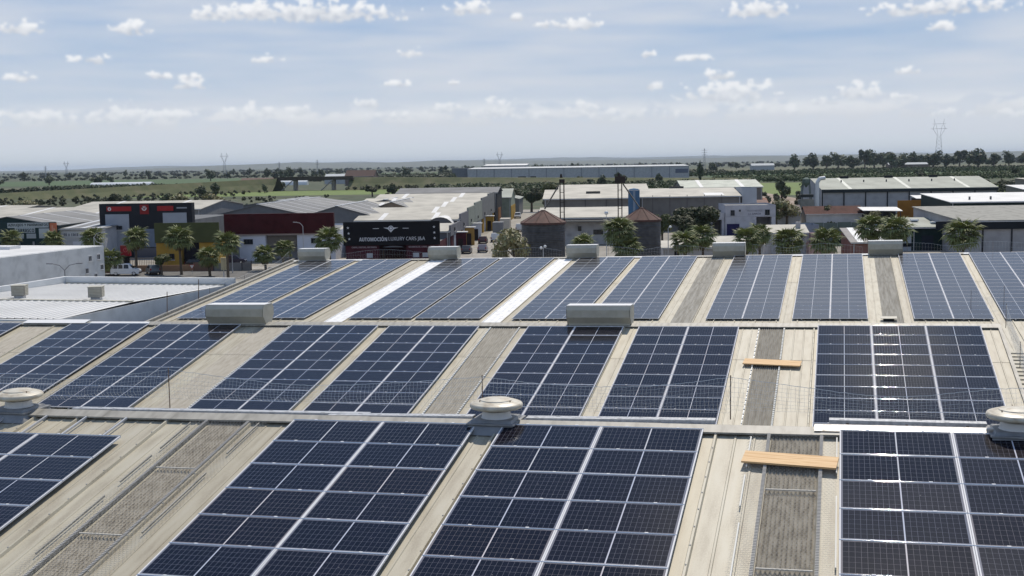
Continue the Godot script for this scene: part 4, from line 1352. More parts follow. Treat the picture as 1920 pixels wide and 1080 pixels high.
	window(o, 2.8, 5.1, 1.4, 0.75, 0.12, 0.0, 1, mats.frame_dark)
	pbox(o, "red_strip", Vector3(1.4, 8.5, 0.01), Vector3(6.0, 9.35, 0.1), red)
	pbox(o, "red_strip", Vector3(10.8, 8.45, 0.01), Vector3(13.8, 9.35, 0.1), red)
	pbox(o, "red_emblem_plate", Vector3(7.6, 7.9, 0.01), Vector3(9.25, 9.65, 0.12), flat(0.22, 0.02, 0.02, 0.5))
	var m := M.new()
	ring(m, 8.42, 9.0, 0.28, 0.46, 0.14, PI * 0.95, TAU + 0.2)
	m.box(Vector3(8.2, 8.95, 0.125), Vector3(8.34, 9.4, 0.145))
	m.box(Vector3(8.5, 8.95, 0.125), Vector3(8.64, 9.4, 0.145))
	ring(m, 1.95, 8.92, 0.14, 0.33, 0.115)
	part(o, "emblem", m.mesh(), flat(0.62, 0.6, 0.58))
	pbox(o, "small_lettering", Vector3(14.4, 8.85, 0.01), Vector3(16.3, 9.08, 0.05), flat(0.3, 0.31, 0.34))
	# red pylon sign before it
	o = thing("pylon_sign", "red box sign on a black pylon beside the palms", "sign", tp(-73.6, 192.5), TOWN)
	pbox(o, "post", Vector3(0.35, 0, -0.25), Vector3(1.35, 2.45, 0.05), mats.black)
	pbox(o, "sign_box", Vector3(0, 2.4, -0.35), Vector3(1.6, 4.05, 0.15), flat(0.24, 0.012, 0.02, 0.4))
	m = M.new()
	ring(m, 0.85, 3.35, 0.26, 0.36, 0.16)
	m.box(Vector3(0.81, 3.3, 0.151), Vector3(0.89, 3.75, 0.165))
	part(o, "emblem", m.mesh(), flat(0.5, 0.12, 0.12))
	# green and yellow workshop
	o = block("green_yellow_workshop", "olive banded yellow workshop with tall dark doorway", -69.4, 197, 10.4, 3.3, 4.6, wall_mat("yellow_render", 0.36, 0.225, 0.045, 0.12), [4.15, 7.1, 4.1, 3.0], "workshop")
	pbox(o, "rear_wing", Vector3(0.3, 0, -22), Vector3(10.0, 4.5, -3.3), wall_mat("grey_gable", 0.15, 0.155, 0.16))
	pbox(o, "olive_band", Vector3(-0.1, 4.12, 0.01), Vector3(10.5, 7.35, 0.3), wall_mat("olive", 0.07, 0.078, 0.033, 0.1))
	window(o, 2.0, 1.35, 0.95, 1.0, 0.0, 0.0, 1, mats.frame_dark)
	pbox(o, "door_leaf", Vector3(4.2, 0, -1.2), Vector3(7.05, 4.05, -1.1), flat(0.012, 0.014, 0.025, 0.4))
	o = thing("garden_wall", "low ochre garden wall with open railings before the dark store", "wall", tp(-73.0, 190.8), TOWN)
	pbox(o, "plinth", Vector3(1.5, 0, 0), Vector3(12.5, 1.0, 0.25), wall_mat("ochre", 0.33, 0.20, 0.12))
	for i in 22:
		pbox(o, "railing_bar", Vector3(1.6 + i * 0.28, 1.0, 0.1), Vector3(1.65 + i * 0.28, 2.1, 0.15), flat(0.2, 0.13, 0.09))
	pbox(o, "top_rail", Vector3(1.5, 2.1, 0.08), Vector3(7.7, 2.16, 0.17), flat(0.2, 0.13, 0.09))
	o = thing("steel_fence", "brown sheet gate and mesh fence beside the yellow workshop", "fence", tp(-61.5, 190.5), TOWN)
	pbox(o, "gate_sheet", Vector3(0.2, 0, 0), Vector3(3.4, 1.35, 0.08), flat(0.19, 0.115, 0.085, 0.7))
	pbox(o, "fence_panel", Vector3(3.5, 0, 0), Vector3(9.4, 1.25, 0.08), wall_mat("fence_grey", 0.2, 0.19, 0.185))
	for i in 5:
		pbox(o, "post", Vector3(3.4 + i * 1.5, 0, 0.08), Vector3(3.5 + i * 1.5, 1.6, 0.18), mats.frame_dark)
	# maroon and white workshop
	var wm := wall_mat("blue_white", 0.60, 0.61, 0.66, 0.05)
	o = block("maroon_workshop", "white workshop under a deep maroon band", -61.0, 210, 18.3, 28, 5.0, wm, [6.2, 11.7, 4.4, 5.0], "workshop")
	pbox(o, "maroon_band", Vector3(-0.8, 4.72, -0.4), Vector3(18.2, 8.15, 0.45), wall_mat("maroon", 0.052, 0.008, 0.010, 0.2, 0.7))
	pbox(o, "pink_cornice", Vector3(-0.7, 4.5, -0.2), Vector3(18.1, 4.7, 0.4), wall_mat("pink_stone", 0.30, 0.22, 0.19))
	pbox(o, "shutter", Vector3(6.25, 2.5, -1.0), Vector3(11.65, 4.38, -0.9), wall_mat("taupe", 0.19, 0.17, 0.15))
	window(o, 2.4, 2.9, 1.6, 0.9, 0.0, 0.0, 2, mats.frame_dark)
	window(o, 14.1, 2.95, 1.3, 0.9, 0.0, 0.0, 2, mats.frame_dark)
	# grey gabled sheds of the second and third rows
	var greys := [
		[-77, 250, 21, 34, 6.0, 8.4, "roof_grey", "grey gabled shed behind the dark store"],
		[-56.5, 242, 15.5, 34, 5.9, 8.1, "roof_grey", "grey gabled shed behind the maroon band"],
		[-84, 292, 25, 40, 5.6, 7.7, "roof_grey2", "pale grey gabled shed in third row beyond dark store"],
		[-58, 290, 22, 40, 5.8, 7.9, "roof_grey", "grey gabled shed in the third row beyond the maroon band"],
		[-48.5, 268, 13, 34, 5.8, 8.0, "roof_grey2", "brown ended gabled shed behind the car dealer"],
		[-100, 340, 30, 38, 5.0, 6.7, "roof_grey2", "low grey shed at the grassland edge, widest of its row"],
		[-68, 342, 26, 36, 5.2, 6.9, "roof_grey", "dark roofed shed at the grassland edge"],
		[-40, 378, 20, 24, 5.2, 7.2, "roof_green", "greenish roofed shed at the grassland edge"],
	]
	for i in greys.size():
		var q: Array = greys[i]
		var wl: Material = wall_mat("brown_wall", 0.24, 0.19, 0.14) if i == 4 else wall_mat("grey_gable", 0.15, 0.155, 0.16)
		var sh := shed("gabled_shed", q[7], "shed", q[0], q[1], q[2], q[3], q[4], q[5], "z", wl, mats[q[6]], 4, mats.skylight_far, "grey gabled sheds behind the street fronts")
		pbox(sh, "ridge_cap", Vector3(q[2] * 0.5 - 0.3, q[5] + 0.12, -q[3] - 0.3), Vector3(q[2] * 0.5 + 0.3, q[5] + 0.24, 0.3), mats.skylight_far)

func estate_street() -> void:
	# car dealer with the black sign front
	var black := flat(0.006, 0.006, 0.009, 0.45)
	var wine := wall_mat("wine_wall", 0.075, 0.018, 0.026, 0.2)
	var o := block("car_dealer", "car dealer with big black sign front lettered in white", -40.0, 205.3, 15.6, 26, 3.2, wine, [5.6, 10.2, 2.75, 6.0], "shop")
	pbox(o, "sign_front", Vector3(-0.3, 2.78, 0.02), Vector3(15.9, 6.72, 0.32), black)
	var letters := flat(0.62, 0.62, 0.64, 0.5)
	text(o, "AUTOMOCIÓN", 2.35, 3.48, 4.7, 0.82, 0.33, letters)
	text(o, "LUXURY CARS J&A", 7.3, 3.42, 6.1, 0.74, 0.33, letters, false)
	for s in [0.5, 14.95]:
		for j in 3:
			part(o, "star", M.new().prism(star(s + (0.1 * j if s < 1 else 0.03 * j), 5.75 - j * 0.93, 0.24), 0.33, 0.36).mesh(), letters)
	var m := M.new()
	m.prism(PackedVector2Array([Vector2(6.45, 5.72), Vector2(7.2, 5.48), Vector2(7.72, 4.92), Vector2(8.24, 5.48), Vector2(8.99, 5.72), Vector2(8.1, 5.72), Vector2(7.34, 5.72)]), 0.33, 0.36)
	m.tube(Vector3(7.72, 5.6, 0.33), Vector3(7.72, 5.6, 0.38), 0.44, 0.44, 20)
	part(o, "wing_emblem", m.mesh(), letters)
	m = M.new()
	ring(m, 7.72, 5.6, 0.22, 0.3, 0.385)
	part(o, "emblem_ring", m.mesh(), black)
	pbox(o, "dash", Vector3(4.7, 5.55, 0.33), Vector3(5.7, 5.63, 0.35), letters)
	pbox(o, "dash", Vector3(9.7, 5.55, 0.33), Vector3(10.7, 5.63, 0.35), letters)
	text(o, "CHAPA, PINTURA, MECANICA", 1.0, 2.28, 4.2, 0.32, 0.05, flat(0.42, 0.34, 0.36))
	text(o, "NEUMATICOS, LUNAS, ACEITE", 10.6, 2.28, 4.3, 0.32, 0.05, flat(0.42, 0.34, 0.36))
	part(o, "car_outline", M.new().prism(PackedVector2Array([Vector2(6.1, 2.38), Vector2(9.7, 2.38), Vector2(9.2, 2.56), Vector2(8.2, 2.62), Vector2(7.4, 2.62), Vector2(6.6, 2.5)]), -0.5, -0.45).mesh(), flat(0.22, 0.23, 0.27))
	for x in [3.5, 11.3, 12.9]:
		pbox(o, "notice", Vector3(x, 0.7, 0.01), Vector3(x + 1.0, 1.45, 0.06), wall_mat("pale_wall", 0.46, 0.46, 0.47))
	# arched vault behind the sign front
	o = thing("arched_shed", "pale barrel vaulted shed end beside the black sign front", "shed", tp(-29.8, 232), TOWN)
	m = M.new()
	for i in 12:
		var a := PI * i / 12
		var b := PI * (i + 1) / 12
		m.quad(Vector3(2.6 + cos(a) * 2.6, 4.0 + sin(a) * 2.2, 0), Vector3(2.6 + cos(a) * 2.6, 4.0 + sin(a) * 2.2, -26), Vector3(2.6 + cos(b) * 2.6, 4.0 + sin(b) * 2.2, -26), Vector3(2.6 + cos(b) * 2.6, 4.0 + sin(b) * 2.2, 0))
	part(o, "vault", m.mesh(), mats.roof_white)
	pbox(o, "wall", Vector3(0, 0, -26), Vector3(5.2, 4.0, -0.2), wall_mat("pale_wall", 0.46, 0.46, 0.47))
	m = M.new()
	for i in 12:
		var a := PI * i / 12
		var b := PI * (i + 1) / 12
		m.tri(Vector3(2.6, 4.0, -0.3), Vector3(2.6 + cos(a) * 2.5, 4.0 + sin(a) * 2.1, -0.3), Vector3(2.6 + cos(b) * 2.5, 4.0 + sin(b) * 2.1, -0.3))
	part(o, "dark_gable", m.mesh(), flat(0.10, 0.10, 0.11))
	# long cream roofs behind, and the stepped row of units along the street
	var step := [[218, 236, 5.3, "grey_flank", 0.15, 0.15, 0.165, "nearest stepped workshop unit with wine red base on the street", "wine"], [236, 252, 6.6, "grey_flank", 0.15, 0.15, 0.165, "second stepped workshop unit with ochre doors", "ochre"], [252, 268, 7.2, "sage_flank", 0.24, 0.26, 0.225, "third stepped workshop unit with white doors", "white"], [268, 286, 7.7, "sage_flank2", 0.27, 0.29, 0.255, "fourth stepped workshop unit with white porch", "white"], [286, 306, 8.2, "grey_flank2", 0.19, 0.195, 0.195, "fifth stepped workshop unit with yellow doors", "yellow"], [306, 326, 8.7, "grey_flank2", 0.19, 0.195, 0.195, "sixth stepped workshop unit with yellow base", "yellow"]]
	for i in step.size():
		var s: Array = step[i]
		var d: float = s[1] - s[0]
		var u := shed("workshop_unit", s[7], "workshop", -52 if i > 1 else -44, s[0], 28 if i > 1 else 20, d - 0.05, s[2] - 1.1, s[2] - 0.15, "x", wall_mat(s[3], s[4], s[5], s[6]), mats.roof_cream, 2, mats.roof_white, "stepped workshop units along the street")
		var x1 := 28.0 if i > 1 else 20.0
		pbox(u, "parapet", Vector3(x1, 3.4, -d + 0.1), Vector3(x1 + 0.35, s[2], 0), wall_mat(s[3], s[4], s[5], s[6]))
		var door: Material = {"wine": wine, "ochre": wall_mat("ochre_door", 0.36, 0.22, 0.07), "white": wall_mat("door_white", 0.55, 0.56, 0.6), "yellow": wall_mat("yellow_render", 0.42, 0.27, 0.055)}[s[8]]
		for j in 3:
			pbox(u, "door_panel", Vector3(x1, 0.1, -d * (0.1 + 0.3 * j) - d * 0.22), Vector3(x1 + 0.2, 3.2, -d * (0.1 + 0.3 * j)), door if j != 1 else wall_mat("door_white", 0.55, 0.56, 0.6))
		if i in [0, 1, 2, 4]:
			var px := x1 + 0.2
			pbox(u, "porch_wall", Vector3(px, 0, -d * 0.55), Vector3(px + 1.9, 3.5, -d * 0.55 + 0.25), door)
			pbox(u, "porch_roof", Vector3(px - 0.1, 3.5, -d * 0.55 - 1.6), Vector3(px + 2.1, 3.65, -d * 0.55 + 0.4), mats.roof_white)
			pbox(u, "porch_door", Vector3(px + 0.4, 0, -d * 0.55 + 0.25), Vector3(px + 1.3, 2.4, -d * 0.55 + 0.3), flat(0.03, 0.02, 0.02))
		window(u, x1 + 0.36, 4.0, 1.3, 0.7, -d * 0.3, PI / 2, 1, mats.frame_dark)
	o = shed("black_barn", "black ended barn closing the stepped row", "barn", -50, 328, 26.8, 20, 8.4, 9.6, "x", wall_mat("black_wall", 0.03, 0.032, 0.036), mats.roof_grey, 0)
	pbox(o, "rust_door", Vector3(26.8, 0, -13), Vector3(26.95, 4.2, -3), wall_mat("rust_door", 0.20, 0.09, 0.03))
	o = shed("yellow_barn", "green and yellow barn at the street's far end", "barn", -44, 352, 23, 22, 6.4, 8.6, "x", wall_mat("sage_wall", 0.27, 0.30, 0.24), mats.roof_green, 0)
	pbox(o, "yellow_base", Vector3(23, 0, -21.5), Vector3(23.12, 4.0, -0.3), wall_mat("yellow_render", 0.42, 0.27, 0.055))
	# grain silos with cone roofs
	for s in [[-5.85, 174.0, 3.05, 7.75, 9.45, "corrugated grey silo with rusty cone roof beside the street"], [8.4, 185.0, 2.8, 7.45, 9.2, "corrugated grey silo with brighter rusty cone near the blue tank"]]:
		o = thing("grain_silo", s[5], "silo", tp(s[0], s[1]), TOWN, "rusty coned grain silos")
		var prof := []
		for i in 63:
			prof.append(Vector2(s[2] + 0.02 * (1 if i % 2 else -1), s[3] * i / 62.0))
		var sm := rough_tex(ntex(131, [C(0.045, 0.043, 0.045), C(0.07, 0.068, 0.07), C(0.095, 0.092, 0.094)], 0.02, 5, 256, 1.0, 0.5), 5.0, 0.6, 0.25)
		part(o, "drum", M.new().lathe(prof, 40).mesh(), sm)
		for i in 5:
			part(o, "hoop", M.new().lathe([Vector2(s[2] + 0.03, 1.4 * i + 0.9), Vector2(s[2] + 0.06, 1.4 * i + 0.93), Vector2(s[2] + 0.06, 1.4 * i + 0.99), Vector2(s[2] + 0.03, 1.4 * i + 1.02)], 40).mesh(), sm)
		var rust := rough_tex(ntex(137 + int(s[0]), [C(0.065, 0.034, 0.026), C(0.09, 0.042, 0.033), C(0.115, 0.055, 0.042)], 0.02, 5, 128, 1.0, 0.5), 3.0, 0.85)
		var cone := part(o, "cone_roof", M.new().lathe([Vector2(s[2] + 0.16, s[3] - 0.25), Vector2(s[2] + 0.16, s[3] + 0.02), Vector2(0.35, s[4] - 0.12), Vector2(0.33, s[4]), Vector2(0.0, s[4] + 0.04)], 40).mesh(), rust)
		for i in 10:
			var e := Vector3(cos(TAU * i / 10), 0, sin(TAU * i / 10))
			part(cone, "seam", M.new().bar(e * (s[2] + 0.16) + Vector3.UP * (s[3] + 0.05), e * 0.35 + Vector3.UP * (s[4] - 0.08), 0.05, 0.05).mesh(), rust)
	# bucket elevators with heads and spouts
	for s in [[-3.25, 178.5, 13.4, -2.5, 4.0, 9.4, "thin twin leg elevator beside the street silo"], [5.35, 190.0, 13.3, 2.9, 5.0, 9.0, "twin leg elevator with boxy head by the blue tank"]]:
		o = thing("bucket_elevator", s[6], "elevator", tp(s[0], s[1]), TOWN, "grain elevators over the silos")
		var iron := flat(0.045, 0.036, 0.032, 0.8)
		for x in [-0.28, 0.28]:
			part(o, "leg", M.new().box(Vector3(x - 0.08, 0, -0.09), Vector3(x + 0.08, s[2], 0.09)).mesh(), iron)
		var rungs := M.new()
		for i in 9:
			rungs.box(Vector3(-0.2, 1.4 * i + 0.5, -0.04), Vector3(0.2, 1.4 * i + 0.58, 0.04))
		part(o, "bracing", rungs.mesh(), iron)
		var hs := 0.5 if s[3] < 0 else 1.0
		pbox(o, "head", Vector3(-0.75 * hs, s[2] - 0.55 * hs, -0.45), Vector3(0.8 * hs, s[2] + 0.5 * hs, 0.45), iron)
		part(o, "head_cap", M.new().tube(Vector3(-0.1, s[2] + 0.45, 0), Vector3(-0.1, s[2] + 1.0, 0), 0.22, 0.12, 8).mesh(), iron)
		part(o, "spout", M.new().tube(Vector3(0.5 * sign(s[3]), s[2] - 0.7, 0), Vector3(s[3] * 0.95, s[5] + 0.2, s[4]), 0.10, 0.10, 8).mesh(), flat(0.05, 0.048, 0.046, 0.6))
	o = thing("blue_tank", "faded blue upright tank between the white mill and the long shed", "tank", tp(9.0, 229), TOWN)
	part(o, "shell", M.new().lathe([Vector2(1.05, 0), Vector2(1.05, 10.8), Vector2(0.85, 11.0), Vector2(0.0, 11.15)], 28).mesh(), wall_mat("tank_blue", 0.07, 0.14, 0.235, 0.15))
	part(o, "top_rail", M.new().lathe([Vector2(1.1, 10.75), Vector2(1.12, 10.8), Vector2(1.1, 10.85)], 28).mesh(), mats.frame_white)
	part(o, "ladder", M.new().box(Vector3(-0.2, 0, 1.06), Vector3(0.2, 10.8, 1.12)).mesh(), flat(0.2, 0.25, 0.32))
	# white mill behind the silos
	var mill := wall_mat("mill_white", 0.40, 0.39, 0.385, 0.2)
	o = shed("stained_mill", "stained white mill front with canopy behind the silos", "mill", -9.0, 243, 18.2, 16, 5.2, 6.6, "m", mill, mats.roof_cream, 0)
	pbox(o, "canopy", Vector3(0.2, 4.55, 0.02), Vector3(17.8, 4.75, 2.2), wall_mat("canopy_grey", 0.2, 0.19, 0.17))
	window(o, 10.6, 1.9, 1.9, 1.0, 0.0, 0.0, 2, mats.frame_dark)
	window(o, 7.6, 2.6, 0.7, 1.0, 0.0, 0.0, 0, mats.frame_dark)
	window(o, 16.0, 2.2, 1.3, 1.1, 0.0, 0.0, 1, mats.frame_dark)
	o = shed("mill_hall", "taller mill hall with cream roof and taupe wall", "mill", -9.0, 274, 19, 34, 8.0, 9.6, "x", wall_mat("taupe_wall", 0.17, 0.16, 0.148), mats.roof_cream, 0)
	pbox(o, "roof_hatch", Vector3(9.3, 8.75, -9.0), Vector3(12.5, 9.45, -8.4), flat(0.10, 0.095, 0.085))
	for i in 3:
		pbox(o, "pilaster", Vector3(4.4 + i * 4.6, 0, 0.02), Vector3(4.65 + i * 4.6, 7.9, 0.14), flat(0.10, 0.095, 0.09))
	shed("cream_mill_hall", "cream roofed rear hall behind the mill", "mill", -6.5, 316, 22.5, 30, 8.5, 10.0, "x", wall_mat("taupe_wall", 0.17, 0.16, 0.148), mats.roof_cream, 0)
	o = thing("water_globe", "small white globe tank on the elevator's flank", "tank", tp(3.4, 198.5, 0), TOWN)
	part(o, "globe", M.new().lathe([Vector2(0.0, 7.6), Vector2(0.24, 7.68), Vector2(0.34, 7.92), Vector2(0.24, 8.18), Vector2(0.0, 8.26)], 16).mesh(), mats.cap_new)
	part(o, "mast", M.new().tube(Vector3.ZERO, Vector3(0, 7.62, 0), 0.06, 0.05, 8).mesh(), mats.zinc)

func estate_right() -> void:
	# long shed behind the big dark tree
	var o := shed("long_shed", "long taupe walled shed with cream roof behind the dark round tree", "shed", 12.8, 285, 22.6, 34, 7.8, 9.3, "x", wall_mat("taupe_wall", 0.17, 0.16, 0.148), mats.roof_cream, 0)
	for i in 5:
		pbox(o, "wall_joint", Vector3(2.6 + i * 3.9, 0.2, 0.01), Vector3(2.72 + i * 3.9, 8.3, 0.06), flat(0.11, 0.10, 0.095))
	pbox(o, "ridge_vent", Vector3(7.6, 9.2, -17.3), Vector3(11.0, 9.9, -16.7), flat(0.08, 0.075, 0.07))
	var sk := M.new()
	slab(sk, Vector3(14.6, 8.09, -0.6), Vector3(19.0, 8.09, -0.6), Vector3(19.0, 8.55, -5.5), Vector3(14.6, 8.55, -5.5), 0.1)
	part(o, "white_roof_patch", sk.mesh(), mats.roof_white)
	block("pale_tower", "pale blue block at the end of the long taupe shed", 35.8, 286, 3.3, 12, 9.6, wall_mat("pale_blue_wall", 0.38, 0.40, 0.43, 0.05))
	shed("mossy_shed", "mossy pale green roofed shed behind the long taupe shed", "shed", 26.5, 340, 21.5, 32, 8.6, 10.3, "x", wall_mat("taupe_wall", 0.17, 0.16, 0.148), rough_tex(ntex(149, mix3(0.45, 0.47, 0.40, 0.2), 0.02, 5, 128, 1.0, 0.5), 12.0, 0.8), 2, mats.roof_white)
	# repair workshop with lettering
	var wm := wall_mat("violet_white", 0.43, 0.425, 0.45, 0.14)
	o = block("repair_workshop", "white repair workshop with faint lettering and a black doorway", 29.9, 267, 10.6, 14, 6.4, wm, [6.55, 9.75, 3.85, 6.0], "workshop")
	text(o, "TALLER MEVACE", 4.5, 5.0, 3.3, 0.36, 0.01, flat(0.22, 0.215, 0.24), false)
	text(o, "J.J. GARCIA", 4.8, 4.25, 2.7, 0.48, 0.01, flat(0.15, 0.145, 0.18))
	window(o, 1.1, 4.15, 0.85, 1.2, 0.0, 0.0, 1, mats.frame_dark)
	window(o, 8.35, 4.2, 1.0, 1.2, 0.0, 0.0, 1, mats.frame_dark)
	window(o, 2.85, 5.0, 0.4, 0.45, 0.0, 0.0, 0, mats.frame_dark)
	pbox(o, "string_course", Vector3(0, 3.95, 0.005), Vector3(10.6, 4.03, 0.06), flat(0.36, 0.36, 0.39))
	pbox(o, "blue_door", Vector3(0.3, 0, 0.005), Vector3(2.95, 2.45, 0.08), flat(0.018, 0.016, 0.07, 0.5))
	o = block("workshop_annex", "low annex with a dark gateway beside the repair workshop", 25.6, 267.5, 4.2, 12, 4.8, wm, [1.6, 3.6, 3.3, 6.0], "workshop")
	# long white shed with dark piers and mossy green roof
	o = shed("green_roof_shed", "long white shed with dark piers and mossy green roof", "shed", 68.5, 364, 49.5, 36, 7.0, 9.9, "x", wall_mat("shed_white", 0.38, 0.37, 0.38, 0.14), mats.roof_green, 3, rough_tex(ntex(151, mix3(0.5, 0.52, 0.46, 0.15), 0.02, 5, 128, 1.0, 0.4), 8.0, 0.6))
	pbox(o, "dark_gutter", Vector3(-0.2, 6.15, 0.28), Vector3(49.7, 7.0, 0.5), flat(0.03, 0.036, 0.04))
	for i in 9:
		pbox(o, "pier", Vector3(i * 6.17 - 0.12, 0, 0.02), Vector3(i * 6.17 + 0.16, 6.2, 0.25), flat(0.028, 0.03, 0.036))
	for i in 3:
		pbox(o, "ridge_vent", Vector3(8.6 + i * 13.2, 9.95, -18.7), Vector3(11.0 + i * 13.2, 10.6, -17.3), flat(0.02, 0.022, 0.022))
	for i in 6:
		part(o, "roof_cowl", M.new().tube(Vector3(7.6 + i * 6.6, 8.6, -11.0), Vector3(7.6 + i * 6.6, 9.55, -11.0), 0.2, 0.2, 8).mesh(), flat(0.1, 0.1, 0.1))
	# silver duct elbow and a little dust tower
	o = thing("dust_duct", "shining silver duct elbow at the end of the green roofed shed", "duct", tp(66.9, 363), TOWN)
	part(o, "riser", M.new().tube(Vector3(0, 0, 0), Vector3(0, 9.3, 0), 0.55, 0.55, 16).mesh(), mats.cap_new)
	part(o, "elbow", M.new().tube(Vector3(0, 9.2, 0), Vector3(0.7, 10.3, 0), 0.56, 0.56, 16).mesh(), mats.cap_new)
	part(o, "outlet", M.new().tube(Vector3(0.55, 10.25, 0), Vector3(2.2, 10.45, 0), 0.55, 0.55, 16).mesh(), mats.cap_new)
	o = thing("dust_tower", "small concrete dust tower with iron legs left of the silver duct", "tower", tp(62.5, 356), TOWN)
	pbox(o, "block", Vector3(-1.9, 0, -2), Vector3(1.9, 4.6, 2), wall_mat("concrete", 0.27, 0.255, 0.225))
	pbox(o, "hopper", Vector3(-1.8, 5.2, -1.6), Vector3(1.8, 6.0, 1.6), flat(0.04, 0.045, 0.042))
	for x in [-1.3, 1.3]:
		for z in [-1.1, 1.1]:
			part(o, "leg", M.new().bar(Vector3(x, 4.5, z), Vector3(x * 0.6, 10.2, z * 0.6), 0.16, 0.16).mesh(), flat(0.10, 0.13, 0.11))
	part(o, "head", M.new().lathe([Vector2(0.2, 8.0), Vector2(1.0, 9.3), Vector2(1.0, 10.3), Vector2(0.3, 10.8)], 12).mesh(), flat(0.14, 0.18, 0.15))
	# dark green works on the right
	var dg := wall_mat("dark_green", 0.010, 0.026, 0.026, 0.2, 0.6)
	o = shed("green_workshop", "dark green box workshop with pale hipped roof and roof lights", "workshop", 55.9, 216, 6.6, 10, 3.95, 5.1, "m", dg, mats.roof_green, 0)
	for q in [[1.2, -5.6, 4.85], [4.0, -3.2, 4.55]]:
		pbox(o, "roof_light", Vector3(q[0], q[2], q[1] - 0.6), Vector3(q[0] + 1.2, q[2] + 0.3, q[1] + 0.6), mats.cap_new)
	pbox(o, "door", Vector3(1.6, 0, 0.01), Vector3(3.6, 2.6, 0.06), flat(0.016, 0.022, 0.034))
	o = block("silver_shed", "silver sheeted shed half hidden by the twin palms", 49.4, 215.6, 6.3, 9, 4.2, wall_mat("silver_sheet", 0.36, 0.40, 0.44, 0.06, 0.5))
	pbox(o, "dark_band", Vector3(0, 0.75, 0.01), Vector3(6.3, 1.35, 0.08), flat(0.012, 0.015, 0.02))
	o = shed("black_band_shed", "wide shed with black fascia over pale panels and cream roof", "shed", 61.0, 205, 30, 30, 5.5, 6.7, "m", wall_mat("panel_white", 0.34, 0.33, 0.33, 0.14), wall_mat("dull_roof", 0.30, 0.295, 0.265, 0.2), 0)
	pbox(o, "black_fascia", Vector3(-4.2, 4.2, 0.02), Vector3(30.3, 5.55, 0.4), flat(0.014, 0.017, 0.022))
	for i in 6:
		pbox(o, "pier", Vector3(3.2 + i * 4.6, 0, 0.02), Vector3(3.4 + i * 4.6, 4.2, 0.2), flat(0.03, 0.03, 0.035))
	o = shed("ribbed_white_shed", "white ribbed roof on a dark green shed behind black fascia", "shed", 78.0, 270, 26, 24, 6.2, 7.4, "m", dg, mats.roof_white, 0)
	for i in 16:
		pbox(o, "roof_rib", Vector3(3.2 + i * 1.4, 6.75, -23.4), Vector3(3.28 + i * 1.4, 7.5, -23.3), mats.roof_white)
	for x in [5.3, 9.8]:
		part(o, "roof_cowl", M.new().tube(Vector3(x, 6.5, -5), Vector3(x, 7.3, -5), 0.22, 0.22, 8).mesh(), flat(0.15, 0.15, 0.15))
	# yards and shacks between
	pbox(thing("ochre_wall", "ochre orange wall stub among the scrap yards", "wall", tp(74.2, 300), TOWN), "wall", Vector3(0, 0, -0.4), Vector3(5.4, 5.8, 0), wall_mat("ochre_orange", 0.29, 0.135, 0.028))
	for q in [[64.5, 292, 8.5, 3.9, "open shack with pale tilted roof beside the ochre wall"], [80.0, 305, 6.6, 6.1, "open steel shelter against the green roofed shed"]]:
		o = thing("open_shack", q[4], "shack", tp(q[0], q[1]), TOWN)
		var m := M.new()
		slab(m, Vector3(-0.3, q[3], 0.4), Vector3(q[2] + 0.3, q[3] - 0.2, 0.4), Vector3(q[2] + 0.3, q[3] + 0.5, -5.5), Vector3(-0.3, q[3] + 0.6, -5.5), 0.12)
		part(o, "roof", m.mesh(), mats.roof_white)
		for x in [0.1, q[2] * 0.5, q[2] - 0.1]:
			pbox(o, "post", Vector3(x - 0.08, 0, -0.08), Vector3(x + 0.08, q[3] - 0.15, 0.08), mats.frame_dark)
		pbox(o, "rear_wall", Vector3(0, 0, -5.3), Vector3(q[2], q[3] - 0.1, -5.1), flat(0.05, 0.052, 0.058))
		pbox(o, "crate", Vector3(1.0, 0, -3.5), Vector3(2.6, 1.5, -2.0), flat(0.13, 0.14, 0.17))
	o = shed("brown_tile_house", "long low house with brown tiled roof in the yards", "house", 52, 296, 13, 7, 3.0, 4.6, "x", wall_mat("house_white", 0.5, 0.49, 0.48), wall_mat("brown_tile", 0.105, 0.05, 0.04, 0.25), 0)
	shed("grey_tile_house", "small white house with grey tiled roof beside the brown tiled one", "house", 44.5, 298, 6.6, 7, 3.4, 4.9, "x", wall_mat("house_white", 0.5, 0.49, 0.48), wall_mat("grey_tile", 0.2, 0.17, 0.155, 0.2), 0)
	shed("pink_house", "pinkish low house at the edge of the reddish yard", "house", 44, 372, 10, 9, 3.2, 4.4, "x", wall_mat("pink_render", 0.36, 0.22, 0.19), wall_mat("clay_tile", 0.26, 0.14, 0.10, 0.2), 0)
	shed("pink_house", "long pink walled barn behind the pale blue block", "house", 38, 330, 10, 8, 4.0, 5.2, "x", wall_mat("pink_render2", 0.38, 0.27, 0.25), wall_mat("clay_tile2", 0.25, 0.17, 0.14, 0.2), 0)
	# small houses near the far roof
	o = shed("gabled_house", "white gabled house with cream roof between two palms", "house", 30.4, 206, 6.0, 8, 3.9, 4.95, "x", wall_mat("warm_white", 0.42, 0.405, 0.40, 0.06), mats.roof_cream, 0)
	pbox(o, "chimney", Vector3(4.6, 4.2, -3), Vector3(5.3, 5.6, -2.3), wall_mat("warm_white", 0.42, 0.405, 0.40))
	window(o, 4.4, 1.7, 0.9, 1.1, 0.0, 0.0, 1, mats.frame_dark)
	block("blue_grey_house", "blue grey box house behind the white gabled one", 36.2, 214, 3.6, 6, 4.8, wall_mat("bluegrey_house", 0.27, 0.30, 0.35))
	o = block("pink_terrace", "pink terrace house with stepped parapet beside the gabled house", 36.2, 203, 4.2, 6, 2.3, wall_mat("pink_terrace", 0.42, 0.26, 0.22))
	pbox(o, "stair_head", Vector3(0.3, 2.0, -2.2), Vector3(1.5, 4.0, -0.6), wall_mat("pink_dark", 0.22, 0.14, 0.15))
